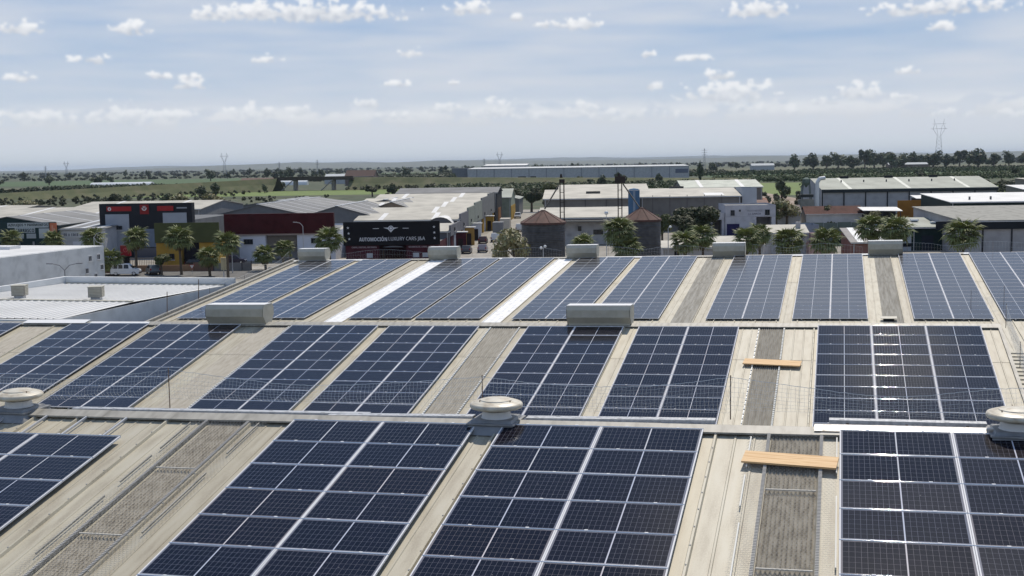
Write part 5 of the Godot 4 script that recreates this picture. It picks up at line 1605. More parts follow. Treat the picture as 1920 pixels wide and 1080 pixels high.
	window(o, 2.2, 0.8, 1.0, 1.0, 0.0, 0.0, 1, mats.frame_dark)
	o = shed("brick_cottage", "brick cottage with pale roof edged in white", "house", 42.6, 201, 6.0, 8.5, 2.5, 4.3, "m", wall_mat("brick_pink", 0.25, 0.13, 0.105), wall_mat("taupe_roof", 0.34, 0.32, 0.30), 2, mats.cap_new)
	pbox(o, "blue_box", Vector3(3.3, 4.2, -9.5), Vector3(5.0, 5.4, -8.2), flat(0.10, 0.115, 0.16))
	o = thing("yard_fence", "long grey green sheet fence across the yards", "fence", tp(39.0, 232), TOWN)
	for i in 9:
		pbox(o, "fence_sheet", Vector3(i * 2.5, 0, 0), Vector3(i * 2.5 + 2.42, 4.3 - 0.06 * (i % 3), 0.12), wall_mat("fence_green", 0.11, 0.135, 0.12, 0.15))
	o = shed("low_white_annex", "low white annex with pale roof beside the right silo", "shed", 12.0, 192, 9.6, 9, 2.6, 3.1, "m", wall_mat("warm_white", 0.42, 0.405, 0.40), mats.roof_cream, 0)
	pbox(o, "dark_door", Vector3(1.7, 0, 0.01), Vector3(2.5, 2.2, 0.08), flat(0.015, 0.014, 0.018))
	shed("low_cream_annex", "low cream roofed annex under the twin palms", "shed", 21.4, 196, 6.5, 12, 2.6, 3.3, "m", wall_mat("warm_white", 0.42, 0.405, 0.40), mats.roof_cream, 0)

func far_buildings() -> void:
	# the very long grey warehouse in the fields
	var o := shed("grey_warehouse", "very long pale grey warehouse standing in the fields", "warehouse", -104, 1105, 196, 70, 11.6, 12.6, "m", wall_mat("far_grey", 0.42, 0.425, 0.43, 0.14), wall_mat("far_roof", 0.52, 0.53, 0.53, 0.08), 0)
	for i in 12:
		pbox(o, "bay_joint", Vector3(8 + i * 15.5, 0, 0.05), Vector3(8.6 + i * 15.5, 11.4, 0.3), flat(0.22, 0.23, 0.25))
	pbox(o, "dark_gate", Vector3(45, 0, 0.1), Vector3(52, 4.5, 0.5), flat(0.05, 0.05, 0.055))
	pbox(o, "dark_gate", Vector3(56, 0, 0.1), Vector3(61, 4.5, 0.5), flat(0.05, 0.05, 0.055))
	pbox(o, "upper_block", Vector3(-14, 0, -40), Vector3(0, 12.6, -4), wall_mat("far_dark", 0.16, 0.17, 0.185))
	pbox(o, "blue_panel", Vector3(184, 5.5, 0.1), Vector3(195, 9, 0.4), flat(0.12, 0.14, 0.19))
	o = shed("white_store", "white roofed store showing over the grey warehouse", "warehouse", -98, 1210, 42, 40, 14.2, 15.5, "m", wall_mat("far_grey", 0.31, 0.325, 0.35), mats.roof_white, 0)
	# farm buildings by the embankment and the tree belt
	shed("brown_farmhouse", "brown roofed farmhouse beyond the embankment bridge", "farmhouse", -196, 1010, 24, 22, 7.5, 12.5, "x", wall_mat("brown_house", 0.13, 0.10, 0.09), wall_mat("brown_tile2", 0.085, 0.055, 0.048), 0)
	shed("pale_barn", "pale barn beside the brown roofed farmhouse", "barn", -236, 1120, 30, 20, 6, 9, "x", wall_mat("far_white", 0.4, 0.42, 0.43), wall_mat("far_white2", 0.46, 0.48, 0.48), 0)
	shed("white_farm", "little white farm below the tree belt", "farmhouse", 252, 1900, 34, 20, 7, 10, "x", wall_mat("far_white", 0.4, 0.42, 0.43), wall_mat("far_white2", 0.46, 0.48, 0.48), 0)
	shed("pale_roof_farm", "long pale roofed farm among the belt trees", "farmhouse", 420, 1750, 56, 18, 6, 8.5, "x", wall_mat("far_brown", 0.2, 0.16, 0.13), wall_mat("far_white2", 0.46, 0.48, 0.48), 0)
	shed("dark_shed_row", "low dark shed row with white edge at the embankment's foot", "shed", -330, 1180, 44, 12, 4, 6, "x", wall_mat("far_dark", 0.16, 0.17, 0.185), wall_mat("clay_far", 0.16, 0.11, 0.09), 0)
	shed("beige_block", "beige block at the right edge behind the green roofed shed", "building", 158, 452, 20, 16, 7.2, 7.6, "m", wall_mat("beige_block", 0.26, 0.235, 0.19), mats.roof_cream, 0)
	shed("white_roof_block", "white roofed block below the beige one", "building", 136, 395, 22, 16, 5.4, 6.4, "m", wall_mat("beige_block", 0.26, 0.235, 0.19), mats.roof_white, 0)
	# rail embankment in two ramps with a bridge between
	var grass := rough_tex(ntex(157, [C(0.06, 0.075, 0.03), C(0.095, 0.105, 0.042), C(0.15, 0.13, 0.075)], 0.02, 6, 256, 1.0, 0.7), 60.0, 0.95)
	for r in [[-420, 560, 0.6, -206, 828, 8.6, "grassy ramp of the embankment rising to the bridge"], [-158, 835, 8.6, 120, 900, 3.0, "grassy ramp of the embankment falling away from the bridge"]]:
		var m := M.new()
		var fn := FastNoiseLite.new()
		fn.frequency = 0.03
		var n := 36
		var prev := []
		for i in n + 1:
			var u := i / float(n)
			var a := lerpf(r[0], r[3], u)
			var b := lerpf(r[1], r[4], u)
			var h := lerpf(r[2], r[5], u)
			var row := [tp(a, b - 16 - fn.get_noise_1d(i * 9.0) * 3, 0.0), tp(a, b - 8, h * 0.55 + fn.get_noise_1d(i * 11.0 + 90)), tp(a, b - 3, h), tp(a, b + 4, h), tp(a, b + 18, 0.0)]
			if i:
				for j in 4:
					m.quad(prev[j], row[j], row[j + 1], prev[j + 1])
			prev = row
		struct("embankment", m.mesh(), grass, r[6])
	o = thing("bridge", "brown concrete bridge between the embankment ramps", "bridge", tp(-182, 832), TOWN)
	pbox(o, "deck", Vector3(-27, 7.0, -4), Vector3(27, 8.4, 4), wall_mat("bridge_brown", 0.06, 0.05, 0.043))
	for x in [-13.0, 13.0]:
		pbox(o, "pier", Vector3(x - 1.0, 0, -3), Vector3(x + 1.0, 7.0, 3), wall_mat("bridge_grey", 0.24, 0.22, 0.2))
	for s in [[-21, -14], [6, 14]]:
		part(o, "slope_paving", M.new().bar(Vector3(s[0] + 7.0, 7.0, 4.2), Vector3(s[0], 0, 9), 1.0, 0.5).mesh(), wall_mat("bridge_grey", 0.24, 0.22, 0.2))
	pbox(o, "parapet", Vector3(-27, 8.4, 3.7), Vector3(27, 9.4, 4), wall_mat("bridge_brown", 0.06, 0.05, 0.043))

# ---------- vehicles ----------
func wheel(o: Node3D, x: float, z: float, r: float, side: float) -> void:
	var w := part(o, "wheel", M.new().tube(Vector3(0, 0, -0.1), Vector3(0, 0, 0.1), r, r, 18).mesh(), flat(0.015, 0.015, 0.016, 0.8), Vector3(x, r, z))
	part(w, "rim", M.new().tube(Vector3(0, 0, side * 0.09), Vector3(0, 0, side * 0.115), r * 0.62, r * 0.55, 14).mesh(), mats.alu)

func car(nm: String, label: String, cat: String, a: float, b: float, ry: float, kind: String, paint: Material, group := "") -> void:
	# length along x, nose at +x
	var K: Dictionary = {
		"hatch": {"l": 3.9, "w": 1.7, "h": 1.46, "belt": 0.92, "body": [[-1.92, 0.3], [1.9, 0.28], [1.95, 0.62], [1.75, 0.80], [0.95, 0.93], [-1.85, 0.93], [-1.95, 0.6]], "cab": [[-1.72, 0.92], [1.0, 0.92], [0.35, 1.42], [-1.25, 1.46]]},
		"van": {"l": 4.25, "w": 1.8, "h": 1.82, "belt": 1.05, "body": [[-2.1, 0.3], [2.1, 0.28], [2.15, 0.7], [1.95, 0.92], [1.2, 1.06], [-2.1, 1.06]], "cab": [[-2.08, 1.05], [1.3, 1.05], [0.55, 1.72], [0.2, 1.8], [-1.9, 1.83]]},
		"pickup": {"l": 4.7, "w": 1.8, "h": 1.72, "belt": 1.05, "body": [[-2.3, 0.4], [2.3, 0.4], [2.35, 0.8], [2.1, 1.0], [1.1, 1.06], [-2.3, 1.06]], "cab": [[-2.25, 1.05], [1.2, 1.05], [0.55, 1.62], [0.2, 1.7], [-2.15, 1.72]]},
	}[kind]
	var o := thing(nm, label, cat, tp(a, b, 0.06), TOWN + ry, group)
	var hw: float = K.w * 0.5
	var m := M.new()
	var body := PackedVector2Array()
	for p in K.body: body.append(Vector2(p[0], p[1]))
	m.prism(body, -hw, hw)
	# greenhouse tapers inwards to the roof
	var cab: Array = K.cab
	var n := cab.size()
	var inset := func(y): return hw - 0.03 - (y - K.belt) * 0.22
	for i in n:
		var p: Array = cab[i]
		var q: Array = cab[(i + 1) % n]
		var a0: float = inset.call(p[1])
		var a1: float = inset.call(q[1])
		m.quad(Vector3(p[0], p[1], a0), Vector3(p[0], p[1], -a0), Vector3(q[0], q[1], -a1), Vector3(q[0], q[1], a1))
	for s in [-1.0, 1.0]:
		for i in range(1, n - 1):
			var t := [cab[0], cab[i], cab[i + 1]]
			var v := []
			for p in t: v.append(Vector3(p[0], p[1], s * inset.call(p[1])))
			if s > 0: m.tri(v[0], v[1], v[2])
			else: m.tri(v[0], v[2], v[1])
	part(o, "body", m.mesh(), paint)
	# glass
	var A: Array = cab[1]
	var B: Array = cab[2]
	var g := M.new()
	var a0: float = inset.call(A[1]) - 0.08
	var a1: float = inset.call(B[1]) - 0.1
	var off := Vector3(0.015, 0.015, 0)
	var p0 := Vector3(lerpf(A[0], B[0], 0.1), lerpf(A[1], B[1], 0.1), a0)
	var p1 := Vector3(lerpf(A[0], B[0], 0.92), lerpf(A[1], B[1], 0.92), a1)
	g.quad(p0 + off, Vector3(p0.x, p0.y, -p0.z) + off, Vector3(p1.x, p1.y, -p1.z) + off, p1 + off)
	part(o, "windscreen", g.mesh(), mats.glass)
	var top: float = cab[n - 1][1]
	for s in [-1.0, 1.0]:
		for w in [[0.06, 0.30], [0.34, 0.60], [0.64, 0.93]]:
			g = M.new()
			var x0 := lerpf(cab[n - 1][0] + 0.1, B[0] + 0.25, w[0])
			var x1 := lerpf(cab[n - 1][0] + 0.1, B[0] + 0.25, w[1])
			var yb: float = K.belt + 0.05
			var yt := top - 0.14
			var zb: float = s * (inset.call(yb) + 0.008)
			var zt: float = s * (inset.call(yt) + 0.008)
			g.quad(Vector3(x0, yb, zb), Vector3(x1, yb, zb), Vector3(x1 - 0.05, yt, zt), Vector3(x0 + 0.03, yt, zt))
			part(o, "side_window", g.mesh(), mats.glass)
		pbox(o, "headlight", Vector3(K.body[2][0] - 0.12, 0.6, s * hw * 0.72 - 0.17), Vector3(K.body[2][0] + 0.005, 0.78, s * hw * 0.72 + 0.17), flat(0.6, 0.62, 0.65, 0.1))
		pbox(o, "tail_light", Vector3(K.body[0][0] - 0.03, 0.72, s * hw * 0.82 - 0.1), Vector3(K.body[0][0] + 0.04, 1.0, s * hw * 0.82 + 0.1), flat(0.25, 0.01, 0.01, 0.2))
		for x in [-K.l * 0.31, K.l * 0.32]:
			wheel(o, x, s * (hw - 0.1), 0.32, s)
	g = M.new()
	var rz: float = inset.call(top - 0.2) - 0.1
	g.quad(Vector3(cab[n - 1][0] - 0.1, K.belt + 0.1, -rz), Vector3(cab[n - 1][0] - 0.1, K.belt + 0.1, rz), Vector3(cab[n - 1][0] - 0.03, top - 0.15, rz), Vector3(cab[n - 1][0] - 0.03, top - 0.15, -rz))
	part(o, "rear_window", g.mesh(), mats.glass)
	for e in [[K.body[1][0] - 0.1, K.body[1][0] + 0.08], [K.body[0][0] - 0.08, K.body[0][0] + 0.1]]:
		pbox(o, "bumper", Vector3(e[0], 0.3, -hw + 0.04), Vector3(e[1], 0.5, hw - 0.04), flat(0.05, 0.05, 0.055, 0.6))

func truck(label: String, a: float, b: float, ry: float, boxm: Material) -> void:
	var o := thing("box_truck", label, "truck", tp(a, b, 0.06), TOWN + ry)
	pbox(o, "cargo_box", Vector3(-3.6, 0.95, -1.15), Vector3(1.2, 3.3, 1.15), boxm)
	pbox(o, "chassis", Vector3(-3.6, 0.55, -0.5), Vector3(3.0, 0.9, 0.5), flat(0.03, 0.03, 0.03))
	part(o, "cab", M.new().prism(PackedVector2Array([Vector2(1.35, 0.5), Vector2(3.1, 0.5), Vector2(3.15, 1.3), Vector2(2.8, 2.3), Vector2(1.35, 2.4)]), -1.0, 1.0).mesh(), wall_mat("truck_white", 0.6, 0.6, 0.6))
	part(o, "windscreen", M.new().bar(Vector3(3.0, 1.86, -0.85), Vector3(3.0, 1.86, 0.85), 0.06, 0.75, Vector3(-0.33, 0.95, 0)).mesh(), mats.glass)
	for s in [-1.0, 1.0]:
		pbox(o, "side_window", Vector3(1.6, 1.5, s * 1.0 - 0.01), Vector3(2.6, 2.15, s * 1.0 + 0.01), mats.glass)
		for x in [-2.3, 2.3]: wheel(o, x, s * 0.95, 0.45, s)

func vehicles() -> void:
	var white := flat(0.66, 0.67, 0.68, 0.25)
	var silver := flat(0.40, 0.41, 0.43, 0.28, 0.3)
	car("white_van", "white high roofed van parked in front of the palms", "van", -69.6, 183.8, 0.12, "van", white)
	car("parked_car", "dark red hatchback half hidden by white wall beside the van", "car", -73.6, 185.6, 0.15, "hatch", flat(0.13, 0.03, 0.028, 0.3))
	car("parked_car", "small dark hatchback with pale roof behind the drooping shrub", "car", -66.0, 185.6, PI / 2 + 0.5, "hatch", flat(0.10, 0.115, 0.125, 0.3))
	car("parked_car", "navy car beside the white wall under the maroon band", "car", -58.5, 203.5, 0.1, "hatch", flat(0.012, 0.014, 0.045, 0.25))
	car("parked_car", "black car behind the mesh fence", "car", -62.6, 196.6, 0.1, "hatch", flat(0.015, 0.016, 0.02, 0.25))
	car("parked_car", "dark grey car at the near end of the street", "car", -21.3, 222.0, PI / 2, "hatch", flat(0.06, 0.062, 0.068, 0.3))
	car("parked_car", "mauve grey car nosing along the street's near end", "car", -18.6, 224.5, PI / 2, "hatch", flat(0.20, 0.18, 0.20, 0.3))
	car("parked_car", "dark maroon car beside the white street van", "car", -20.6, 249.5, PI / 2, "hatch", flat(0.05, 0.02, 0.022, 0.3))
	car("white_van", "white van parked along the stepped workshops", "van", -18.4, 254.5, PI / 2, "van", white)
	truck("grey tarpaulin box truck parked along the stepped workshops", -18.9, 272.0, PI / 2, wall_mat("tarp_grey", 0.2, 0.205, 0.215))
	truck("white box truck with cream roof beyond the grey truck", -18.5, 290.0, PI / 2, wall_mat("truck_cream", 0.55, 0.52, 0.46))
	car("white_van", "white van just past the trucks on the street", "van", -15.4, 292.0, PI / 2, "van", white)
	car("street_car", "silver blue car driving down the far street", "car", -19.6, 362.0, -PI / 2, "pickup", silver)
	car("white_van", "long white van parked at the street's far end", "van", -12.0, 372.0, 0.3, "van", white)

# ---------- palms, trees, shrubs ----------
func frond_mesh(sd: int) -> ArrayMesh:
	# a fan palm leaf: stalk, then folded fingers spreading and drooping at the tips; stalk starts at the origin and runs along +z
	var r := RandomNumberGenerator.new()
	r.seed = sd
	var m := M.new()
	m.col = Color(0.085, 0.10, 0.035)
	m.bar(Vector3.ZERO, Vector3(0, -0.03, 0.5), 0.03, 0.02)
	var hub := Vector3(0, -0.03, 0.48)
	for i in 13:
		var a := lerpf(-1.65, 1.65, i / 12.0)
		var l := (0.55 + 0.12 * cos(a)) * r.randf_range(0.85, 1.1)
		var d := Vector3(sin(a), r.randf_range(-0.03, 0.06), cos(a))
		var s := Vector3(cos(a), 0, -sin(a))
		var k := r.randf_range(0.75, 1.3)
		m.col = Color(0.135 * k, 0.155 * k, 0.05 * k)
		var mid := hub + d * l * 0.6
		var tip := hub + d * l + Vector3.DOWN * l * r.randf_range(0.15, 0.45)
		var w := 0.055
		var fold := Vector3.UP * 0.03
		m.quad(hub, mid - s * w, mid + fold, hub + fold * 0.2)
		m.quad(hub, hub + fold * 0.2, mid + fold, mid + s * w)
		m.tri(mid - s * w, tip, mid + fold)
		m.tri(mid + fold, tip, mid + s * w)
	return m.mesh()

func palm(label: String, a: float, b: float, h: float, r: float, sd: int, full := 34, group := "fan palms around the estate") -> void:
	if not leafy.has("fronds"):
		leafy.fronds = []
		for i in 5: leafy.fronds.append(frond_mesh(200 + i))
		var dm := StandardMaterial3D.new()
		dm.albedo_color = lin(0.14, 0.10, 0.055)
		dm.roughness = 0.9
		leafy.dead = dm
	var q := RandomNumberGenerator.new()
	q.seed = sd
	var o := thing("fan_palm", label, "palm", tp(a, b), q.randf() * TAU, group)
	var top := Vector3(q.randf_range(-0.15, 0.15), h - r * 0.35, q.randf_range(-0.15, 0.15))
	var tm := M.new()
	var n := 7
	for i in n:
		var p0 := Vector3.ZERO.lerp(top, i / float(n))
		var p1 := Vector3.ZERO.lerp(top, (i + 1) / float(n))
		tm.tube(p0, p1, 0.24 - 0.07 * i / n, 0.21 - 0.07 * (i + 1) / n, 9, i == n - 1)
	part(o, "trunk", tm.mesh(), mats.trunk)
	for i in full:
		var u := (i + 0.5) / full
		var el := deg_to_rad(lerpf(82, -48, pow(u, 0.85))) + q.randf_range(-0.12, 0.12)
		var az := i * 2.39996 + q.randf_range(-0.2, 0.2)
		var f := part(o, "frond", leafy.fronds[q.randi() % 5], mats.leaf)
		var sc := r * q.randf_range(0.85, 1.1) * (0.8 if u < 0.15 else 1.0)
		f.transform = Transform3D(Basis(Vector3.UP, az) * Basis(Vector3.RIGHT, -el) * Basis(Vector3.FORWARD, q.randf_range(-0.3, 0.3)) * Basis.from_scale(Vector3.ONE * sc), top + Vector3.UP * 0.1 * (1 - u))
	for i in 9:
		var f := part(o, "dead_frond", leafy.fronds[q.randi() % 5], leafy.dead)
		var az := i * 0.7 + q.randf() * 0.4
		f.transform = Transform3D(Basis(Vector3.UP, az) * Basis(Vector3.RIGHT, deg_to_rad(q.randf_range(62, 84))) * Basis.from_scale(Vector3.ONE * r * 0.7), top - Vector3.UP * 0.15)

func crown_mesh(sd: int, lobes: int, count: int, leaf: float, col: Color, squash := 0.8) -> ArrayMesh:
	# leaves spread through a handful of lobes inside a unit crown; the colour varies leaf by leaf only
	var r := RandomNumberGenerator.new()
	r.seed = sd
	var m := M.new()
	var cs := []
	for i in lobes:
		var d := Vector3(r.randf_range(-1, 1), r.randf_range(-0.8, 1), r.randf_range(-1, 1)).normalized() * r.randf_range(0.25, 0.72)
		cs.append([Vector3(d.x, d.y * squash, d.z), r.randf_range(0.28, 0.5)])
	for i in count:
		var c: Array = cs[r.randi() % lobes]
		var d := Vector3(r.randfn(), r.randfn(), r.randfn()).normalized()
		var p: Vector3 = c[0] + d * c[1] * pow(r.randf(), 0.33)
		var n := (d + Vector3(r.randf_range(-0.8, 0.8), r.randf_range(-0.5, 1.1), r.randf_range(-0.8, 0.8))).normalized()
		var s := n.cross(Vector3(r.randfn(), r.randfn(), r.randfn())).normalized() * leaf * r.randf_range(0.6, 1.3)
		var t := n.cross(s) * r.randf_range(0.5, 0.9)
		var k := r.randf_range(0.6, 1.45)
		m.col = Color(col.r * k * r.randf_range(0.9, 1.15), col.g * k, col.b * k)
		m.tri(p - s - t * 0.5, p + s - t * 0.3, p + t)
		m.tri(p - s * 0.7 + t * 0.6, p + s * 0.8 + t * 0.2, p - t * 0.9)
	return m.mesh()

func tree(nm: String, label: String, at: Vector3, h: float, r: float, kind: String, sd: int, group := "", cat := "tree") -> void:
	var K: Array = {"dark": [C(0.052, 0.068, 0.027), 0.85, 0.075, 6500], "mid": [C(0.098, 0.118, 0.038), 0.9, 0.09, 2600], "pale": [C(0.25, 0.24, 0.125), 0.9, 0.09, 1500], "far": [C(0.06, 0.085, 0.035), 1.05, 0.15, 700], "shrub": [C(0.065, 0.08, 0.033), 0.7, 0.13, 500]}[kind]
	var key := "%s%d" % [kind, sd % 3]
	if not leafy.has(key):
		leafy[key] = crown_mesh(900 + hash(key) % 500, 11 if kind != "far" else 8, K[3], K[2], K[0], K[1])
	var o := thing(nm, label, cat, at, sd * 1.7, group)
	var ch := h * (0.97 if kind == "far" else 0.76)
	if kind == "shrub": ch = h * 0.9
	var cy := h - ch * 0.5
	var tm := M.new()
	tm.tube(Vector3.ZERO, Vector3(0.02 * h, cy, 0), r * 0.09 + 0.05, r * 0.05 + 0.02, 7)
	for i in 4:
		var e := Vector3(cos(i * 1.6 + sd), 0.9, sin(i * 1.6 + sd)) * r * 0.5
		tm.tube(Vector3(0.01 * h, cy * 0.7, 0), Vector3(0.01 * h, cy * 0.7, 0) + e, r * 0.045 + 0.02, 0.015 * r, 6)
	part(o, "trunk", tm.mesh(), mats.trunk)
	var c := part(o, "crown", leafy[key], mats.leaf, Vector3(0, cy, 0))
	c.scale = Vector3(r, ch * 0.5 / 0.95, r)

func grove(nm: String, label: String, a0: float, b0: float, a1: float, b1: float, step: float, row: float, size: float, sd: int, col: Color, jitter := 0.25, keep := 1.0) -> void:
	# an orchard or scrub nobody could count
	var r := RandomNumberGenerator.new()
	r.seed = sd
	var xs := []
	var a := a0
	while a < a1:
		var b := b0
		while b < b1:
			if r.randf() < keep:
				var p := tp(a + r.randf_range(-1, 1) * step * jitter, b + r.randf_range(-1, 1) * row * jitter, 0)
				var s := size * r.randf_range(0.7, 1.25)
				xs.append(Transform3D(Basis(Vector3.UP, r.randf() * TAU) * Basis.from_scale(Vector3(s, s * r.randf_range(0.75, 1.05), s)), p + Vector3.UP * s * 0.6))
			b += row
		a += step
	var mm := MultiMesh.new()
	mm.transform_format = MultiMesh.TRANSFORM_3D
	mm.mesh = crown_mesh(sd, 6, 110, 0.28, col, 0.8)
	mm.instance_count = xs.size()
	for i in xs.size(): mm.set_instance_transform(i, xs[i])
	var o := MultiMeshInstance3D.new()
	o.name = named(nm)
	o.multimesh = mm
	o.material_override = mats.leaf
	add_child(o)
	tag(o, label, "vegetation", "", "stuff")

const PALMS := [
	[-100.6, 212, 4.3, 1.82, "low fan palm before the dark green showroom front"], [-93.0, 212, 4.0, 1.82, "fan palm under the orange panel"],
	[-77.2, 190, 5.4, 1.9, "tall fan palm at the dark store's corner beside a lamp post"], [-71.9, 184, 2.4, 1.95, "squat fan palm behind the white van"],
	[-68.8, 186, 5.5, 1.95, "tall fan palm over the red pylon sign"], [-61.1, 184, 5.6, 2.1, "tall fan palm before the olive band"],
	[-55.8, 181, 2.9, 1.75, "short fan palm before the tall dark doorway"], [-51.6, 176, 5.2, 1.95, "tall fan palm at the maroon workshop's corner"],
	[-49.7, 190, 2.5, 1.7, "low fan palm before the taupe shutter"], [-48.4, 196, 3.0, 1.6, "low fan palm close behind the farthest roof's verge"], [-38.7, 186, 4.9, 2.15, "broad fan palm beside the black sign front"],
	[-0.2, 160, 5.4, 1.5, "small fan palm between the two silos"], [13.8, 172, 4.8, 1.8, "fan palm before the low white annex"], [16.8, 178, 5.2, 1.95, "taller fan palm behind the annex palm"],
	[22.2, 172, 5.0, 2.0, "fan palm in front of the repair workshop's black doorway"], [25.1, 180, 5.2, 1.8, "fan palm beside the blue door of the repair workshop"], [27.5, 170, 4.9, 2.2, "dark fan palm before the white gabled house"],
	[32.1, 168, 5.0, 2.05, "fan palm before the pink terrace"], [43.0, 190, 5.4, 2.3, "fan palm over the brick cottage"], [45.8, 186, 5.3, 2.45, "broad fan palm before the silver shed"], [53.2, 178, 5.2, 2.5, "fan palm before the dark green box workshop"],
]

func palms_and_trees() -> void:
	for i in PALMS.size():
		var p: Array = PALMS[i]
		palm(p[4], p[0], p[1], p[2] + p[3] * 0.38, p[3] * 1.1, 300 + i)
	palm("shaggy tall palm thick with fronds against the right silo", 4.6, 166, 7.6, 2.3, 401, 46)
	palm("lower shaggy palm at the foot of the right silo", 5.6, 165, 5.2, 2.1, 402, 40)
	tree("oleander", "pale flowering oleander beside the street silo", tp(-9.4, 165), 8.2, 3.0, "pale", 1)
	tree("oleander", "smaller pale oleander at the street's near end", tp(-11.6, 167), 5.6, 1.9, "pale", 2)
	tree("drooping_shrub", "drooping green shrub behind the small dark hatchback", tp(-64.2, 184.2), 3.4, 1.7, "mid", 2)
	tree("round_pine", "big dark round pine before the long taupe shed", tp(20.3, 232), 8.4, 5.2, "dark", 0)
	var ts := [["garden_tree", "olive brown tree beside the repair workshop", 47.5, 296, 6.8, 3.6, "pale"], ["garden_tree", "green tree behind the repair workshop's corner", 44.5, 292, 6.4, 2.8, "mid"], ["garden_tree", "banana like bright tree at the yards", 57.5, 299, 5.2, 2.3, "mid"], ["garden_tree", "thin tree between blue tank and dark pine", 14.8, 240, 6.8, 2.2, "mid"], ["garden_tree", "small olive tree before the open shack", 66.5, 288, 4.4, 1.7, "pale"], ["garden_tree", "dull tree past the green roofed shed's far corner", 126, 402, 6.5, 5.0, "mid"], ["garden_tree", "bush at the right silo's foot", 11.2, 176, 3.0, 1.5, "mid"],
		["street_tree", "dark hedge tree where the street ends", -10.5, 386, 8.5, 4.4, "dark"], ["street_tree", "dark tree behind the yellow barn", -17.5, 408, 9.5, 4.6, "dark"], ["street_tree", "dark tree farther past the yellow barn", -24.5, 418, 9.0, 4.4, "dark"], ["street_tree", "green tree between street end and the mill roofs", -5.0, 402, 9.0, 4.2, "mid"], ["street_tree", "green tree behind the mill's near gable", -11.0, 425, 9.6, 4.2, "mid"], ["street_tree", "low tree beside the long white van", -9.0, 366, 5.2, 2.6, "mid"],
		["field_tree", "dark round tree above the dark store's roof", -161.5, 420, 8.6, 4.6, "dark"], ["field_tree", "grey green thicket tree behind the dark store", -146, 440, 7.6, 5.2, "pale"], ["field_tree", "grey green thicket tree next to the paler one", -136, 448, 7.4, 5.0, "pale"], ["field_tree", "low olive bush tree in the grassland", -206, 450, 6.0, 5.5, "pale"], ["field_tree", "dark field bush before the bridge", -110, 640, 7.0, 5.0, "dark"]]
	for i in ts.size():
		var t: Array = ts[i]
		tree(t[0], t[1], tp(t[2], t[3]), t[4], t[5], t[6], i)
	# hedge of trees past the street, before the mill
	var hz := [[-1.96, 8.2], [-1.14, 12.6], [-0.57, 8.2], [-0.06, 10.8], [0.55, 7.0], [1.08, 19.0], [1.48, 13.5], [1.85, 11.0], [2.2, 13.2], [2.61, 6.5], [3.05, 11.6], [3.55, 7.0], [3.94, 10.0], [4.45, 7.0], [5.02, 14.2], [5.4, 8.0], [5.78, 15.6], [6.4, 7.0], [7.0, 8.0], [7.7, 7.0], [8.5, 9.0]]
	for i in hz.size():
		var d := 1700.0 + 90.0 * (i % 4)
		var az := deg_to_rad(hz[i][0])
		var top: float = HC + hz[i][1] * d / 2326.0
		tree("belt_tree", "tall eucalyptus of the dark tree belt on the skyline", Vector3(sin(az) * d, 0, -cos(az) * d), top, 11.0 + 6.0 * fmod(i * 0.618, 1.0), "far", i, "tree belt on the skyline")
	var r := RandomNumberGenerator.new()
	r.seed = 8
	for i in 70:
		var az := deg_to_rad(r.randf_range(-37.5, -2.5))
		var d := r.randf_range(1300, 3400)
		tree("distant_tree", "small distant tree along the hazy field edges", Vector3(sin(az) * d, 0, -cos(az) * d), r.randf_range(9, 17), r.randf_range(4.5, 9), "far", i, "distant field trees")
	for i in 46:
		var aa := r.randf_range(-240, 330)
		var bb := r.randf_range(470, 1150)
		if absf(aa + 110) < 90 and bb > 650 and bb < 860: continue
		if aa > 80 and aa < 250 and bb > 540 and bb < 880: continue
		tree("hedge_tree", "round green tree in the hedges of the middle fields", tp(aa, bb), r.randf_range(5, 9), r.randf_range(2.6, 5.2), "far", i, "hedge trees of the middle fields")
	# cypress by the lime field
	tree("cypress", "thin dark cypress beyond the mossy shed", tp(72, 780), 17, 2.2, "far", 4)
	# groves and scrub
	grove("orange_grove", "rows of dark orange trees before the grey warehouse", -90, 560, 74, 840, 5.0, 7.0, 2.7, 31, C(0.038, 0.072, 0.016))
	grove("orange_grove", "rows of orange trees beyond the lime crop", 110, 880, 420, 1080, 6.0, 12.0, 2.4, 32, C(0.05, 0.09, 0.02))
	grove("orange_grove", "dark orchard left of the embankment bridge", -420, 900, -240, 1010, 6.0, 9.0, 3.0, 33, C(0.034, 0.055, 0.018))
	grove("orange_grove", "orchard band before the plastic tunnels", -640, 760, -330, 880, 6.5, 9.0, 3.0, 34, C(0.036, 0.056, 0.02))
	grove("orange_grove", "distant orchard below the tree belt", 100, 1250, 620, 1560, 9.0, 18.0, 2.6, 35, C(0.045, 0.085, 0.018))
	grove("orange_grove", "distant orchard behind the grey warehouse", -330, 1330, 160, 1700, 9.0, 16.0, 4.2, 36, C(0.036, 0.056, 0.02))
	grove("distant_wood", "hazy dark belt of woods below the hills", -2300, 2500, 1100, 3500, 30.0, 70.0, 6.0, 51, C(0.03, 0.042, 0.022), 0.9, 0.3)
	grove("distant_wood", "faint farthest woods at the foot of the hills", -3600, 4300, 1800, 6200, 50.0, 150.0, 7.5, 52, C(0.03, 0.042, 0.022), 0.9, 0.4)
	grove("orange_grove", "dark orchard rows beyond the left green field", -1500, 1950, -420, 2150, 14.0, 18.0, 3.6, 54, C(0.03, 0.05, 0.016), 0.9, 0.4)
	grove("orange_grove", "dark orchard rows beyond the right green field", 300, 1600, 1000, 1740, 9.0, 18.0, 2.8, 55, C(0.03, 0.05, 0.016))
	grove("scrub", "scrub bushes on the embankment slopes", -400, 545, -200, 800, 7.0, 9.0, 1.6, 37, C(0.06, 0.07, 0.03), 0.9, 0.35)
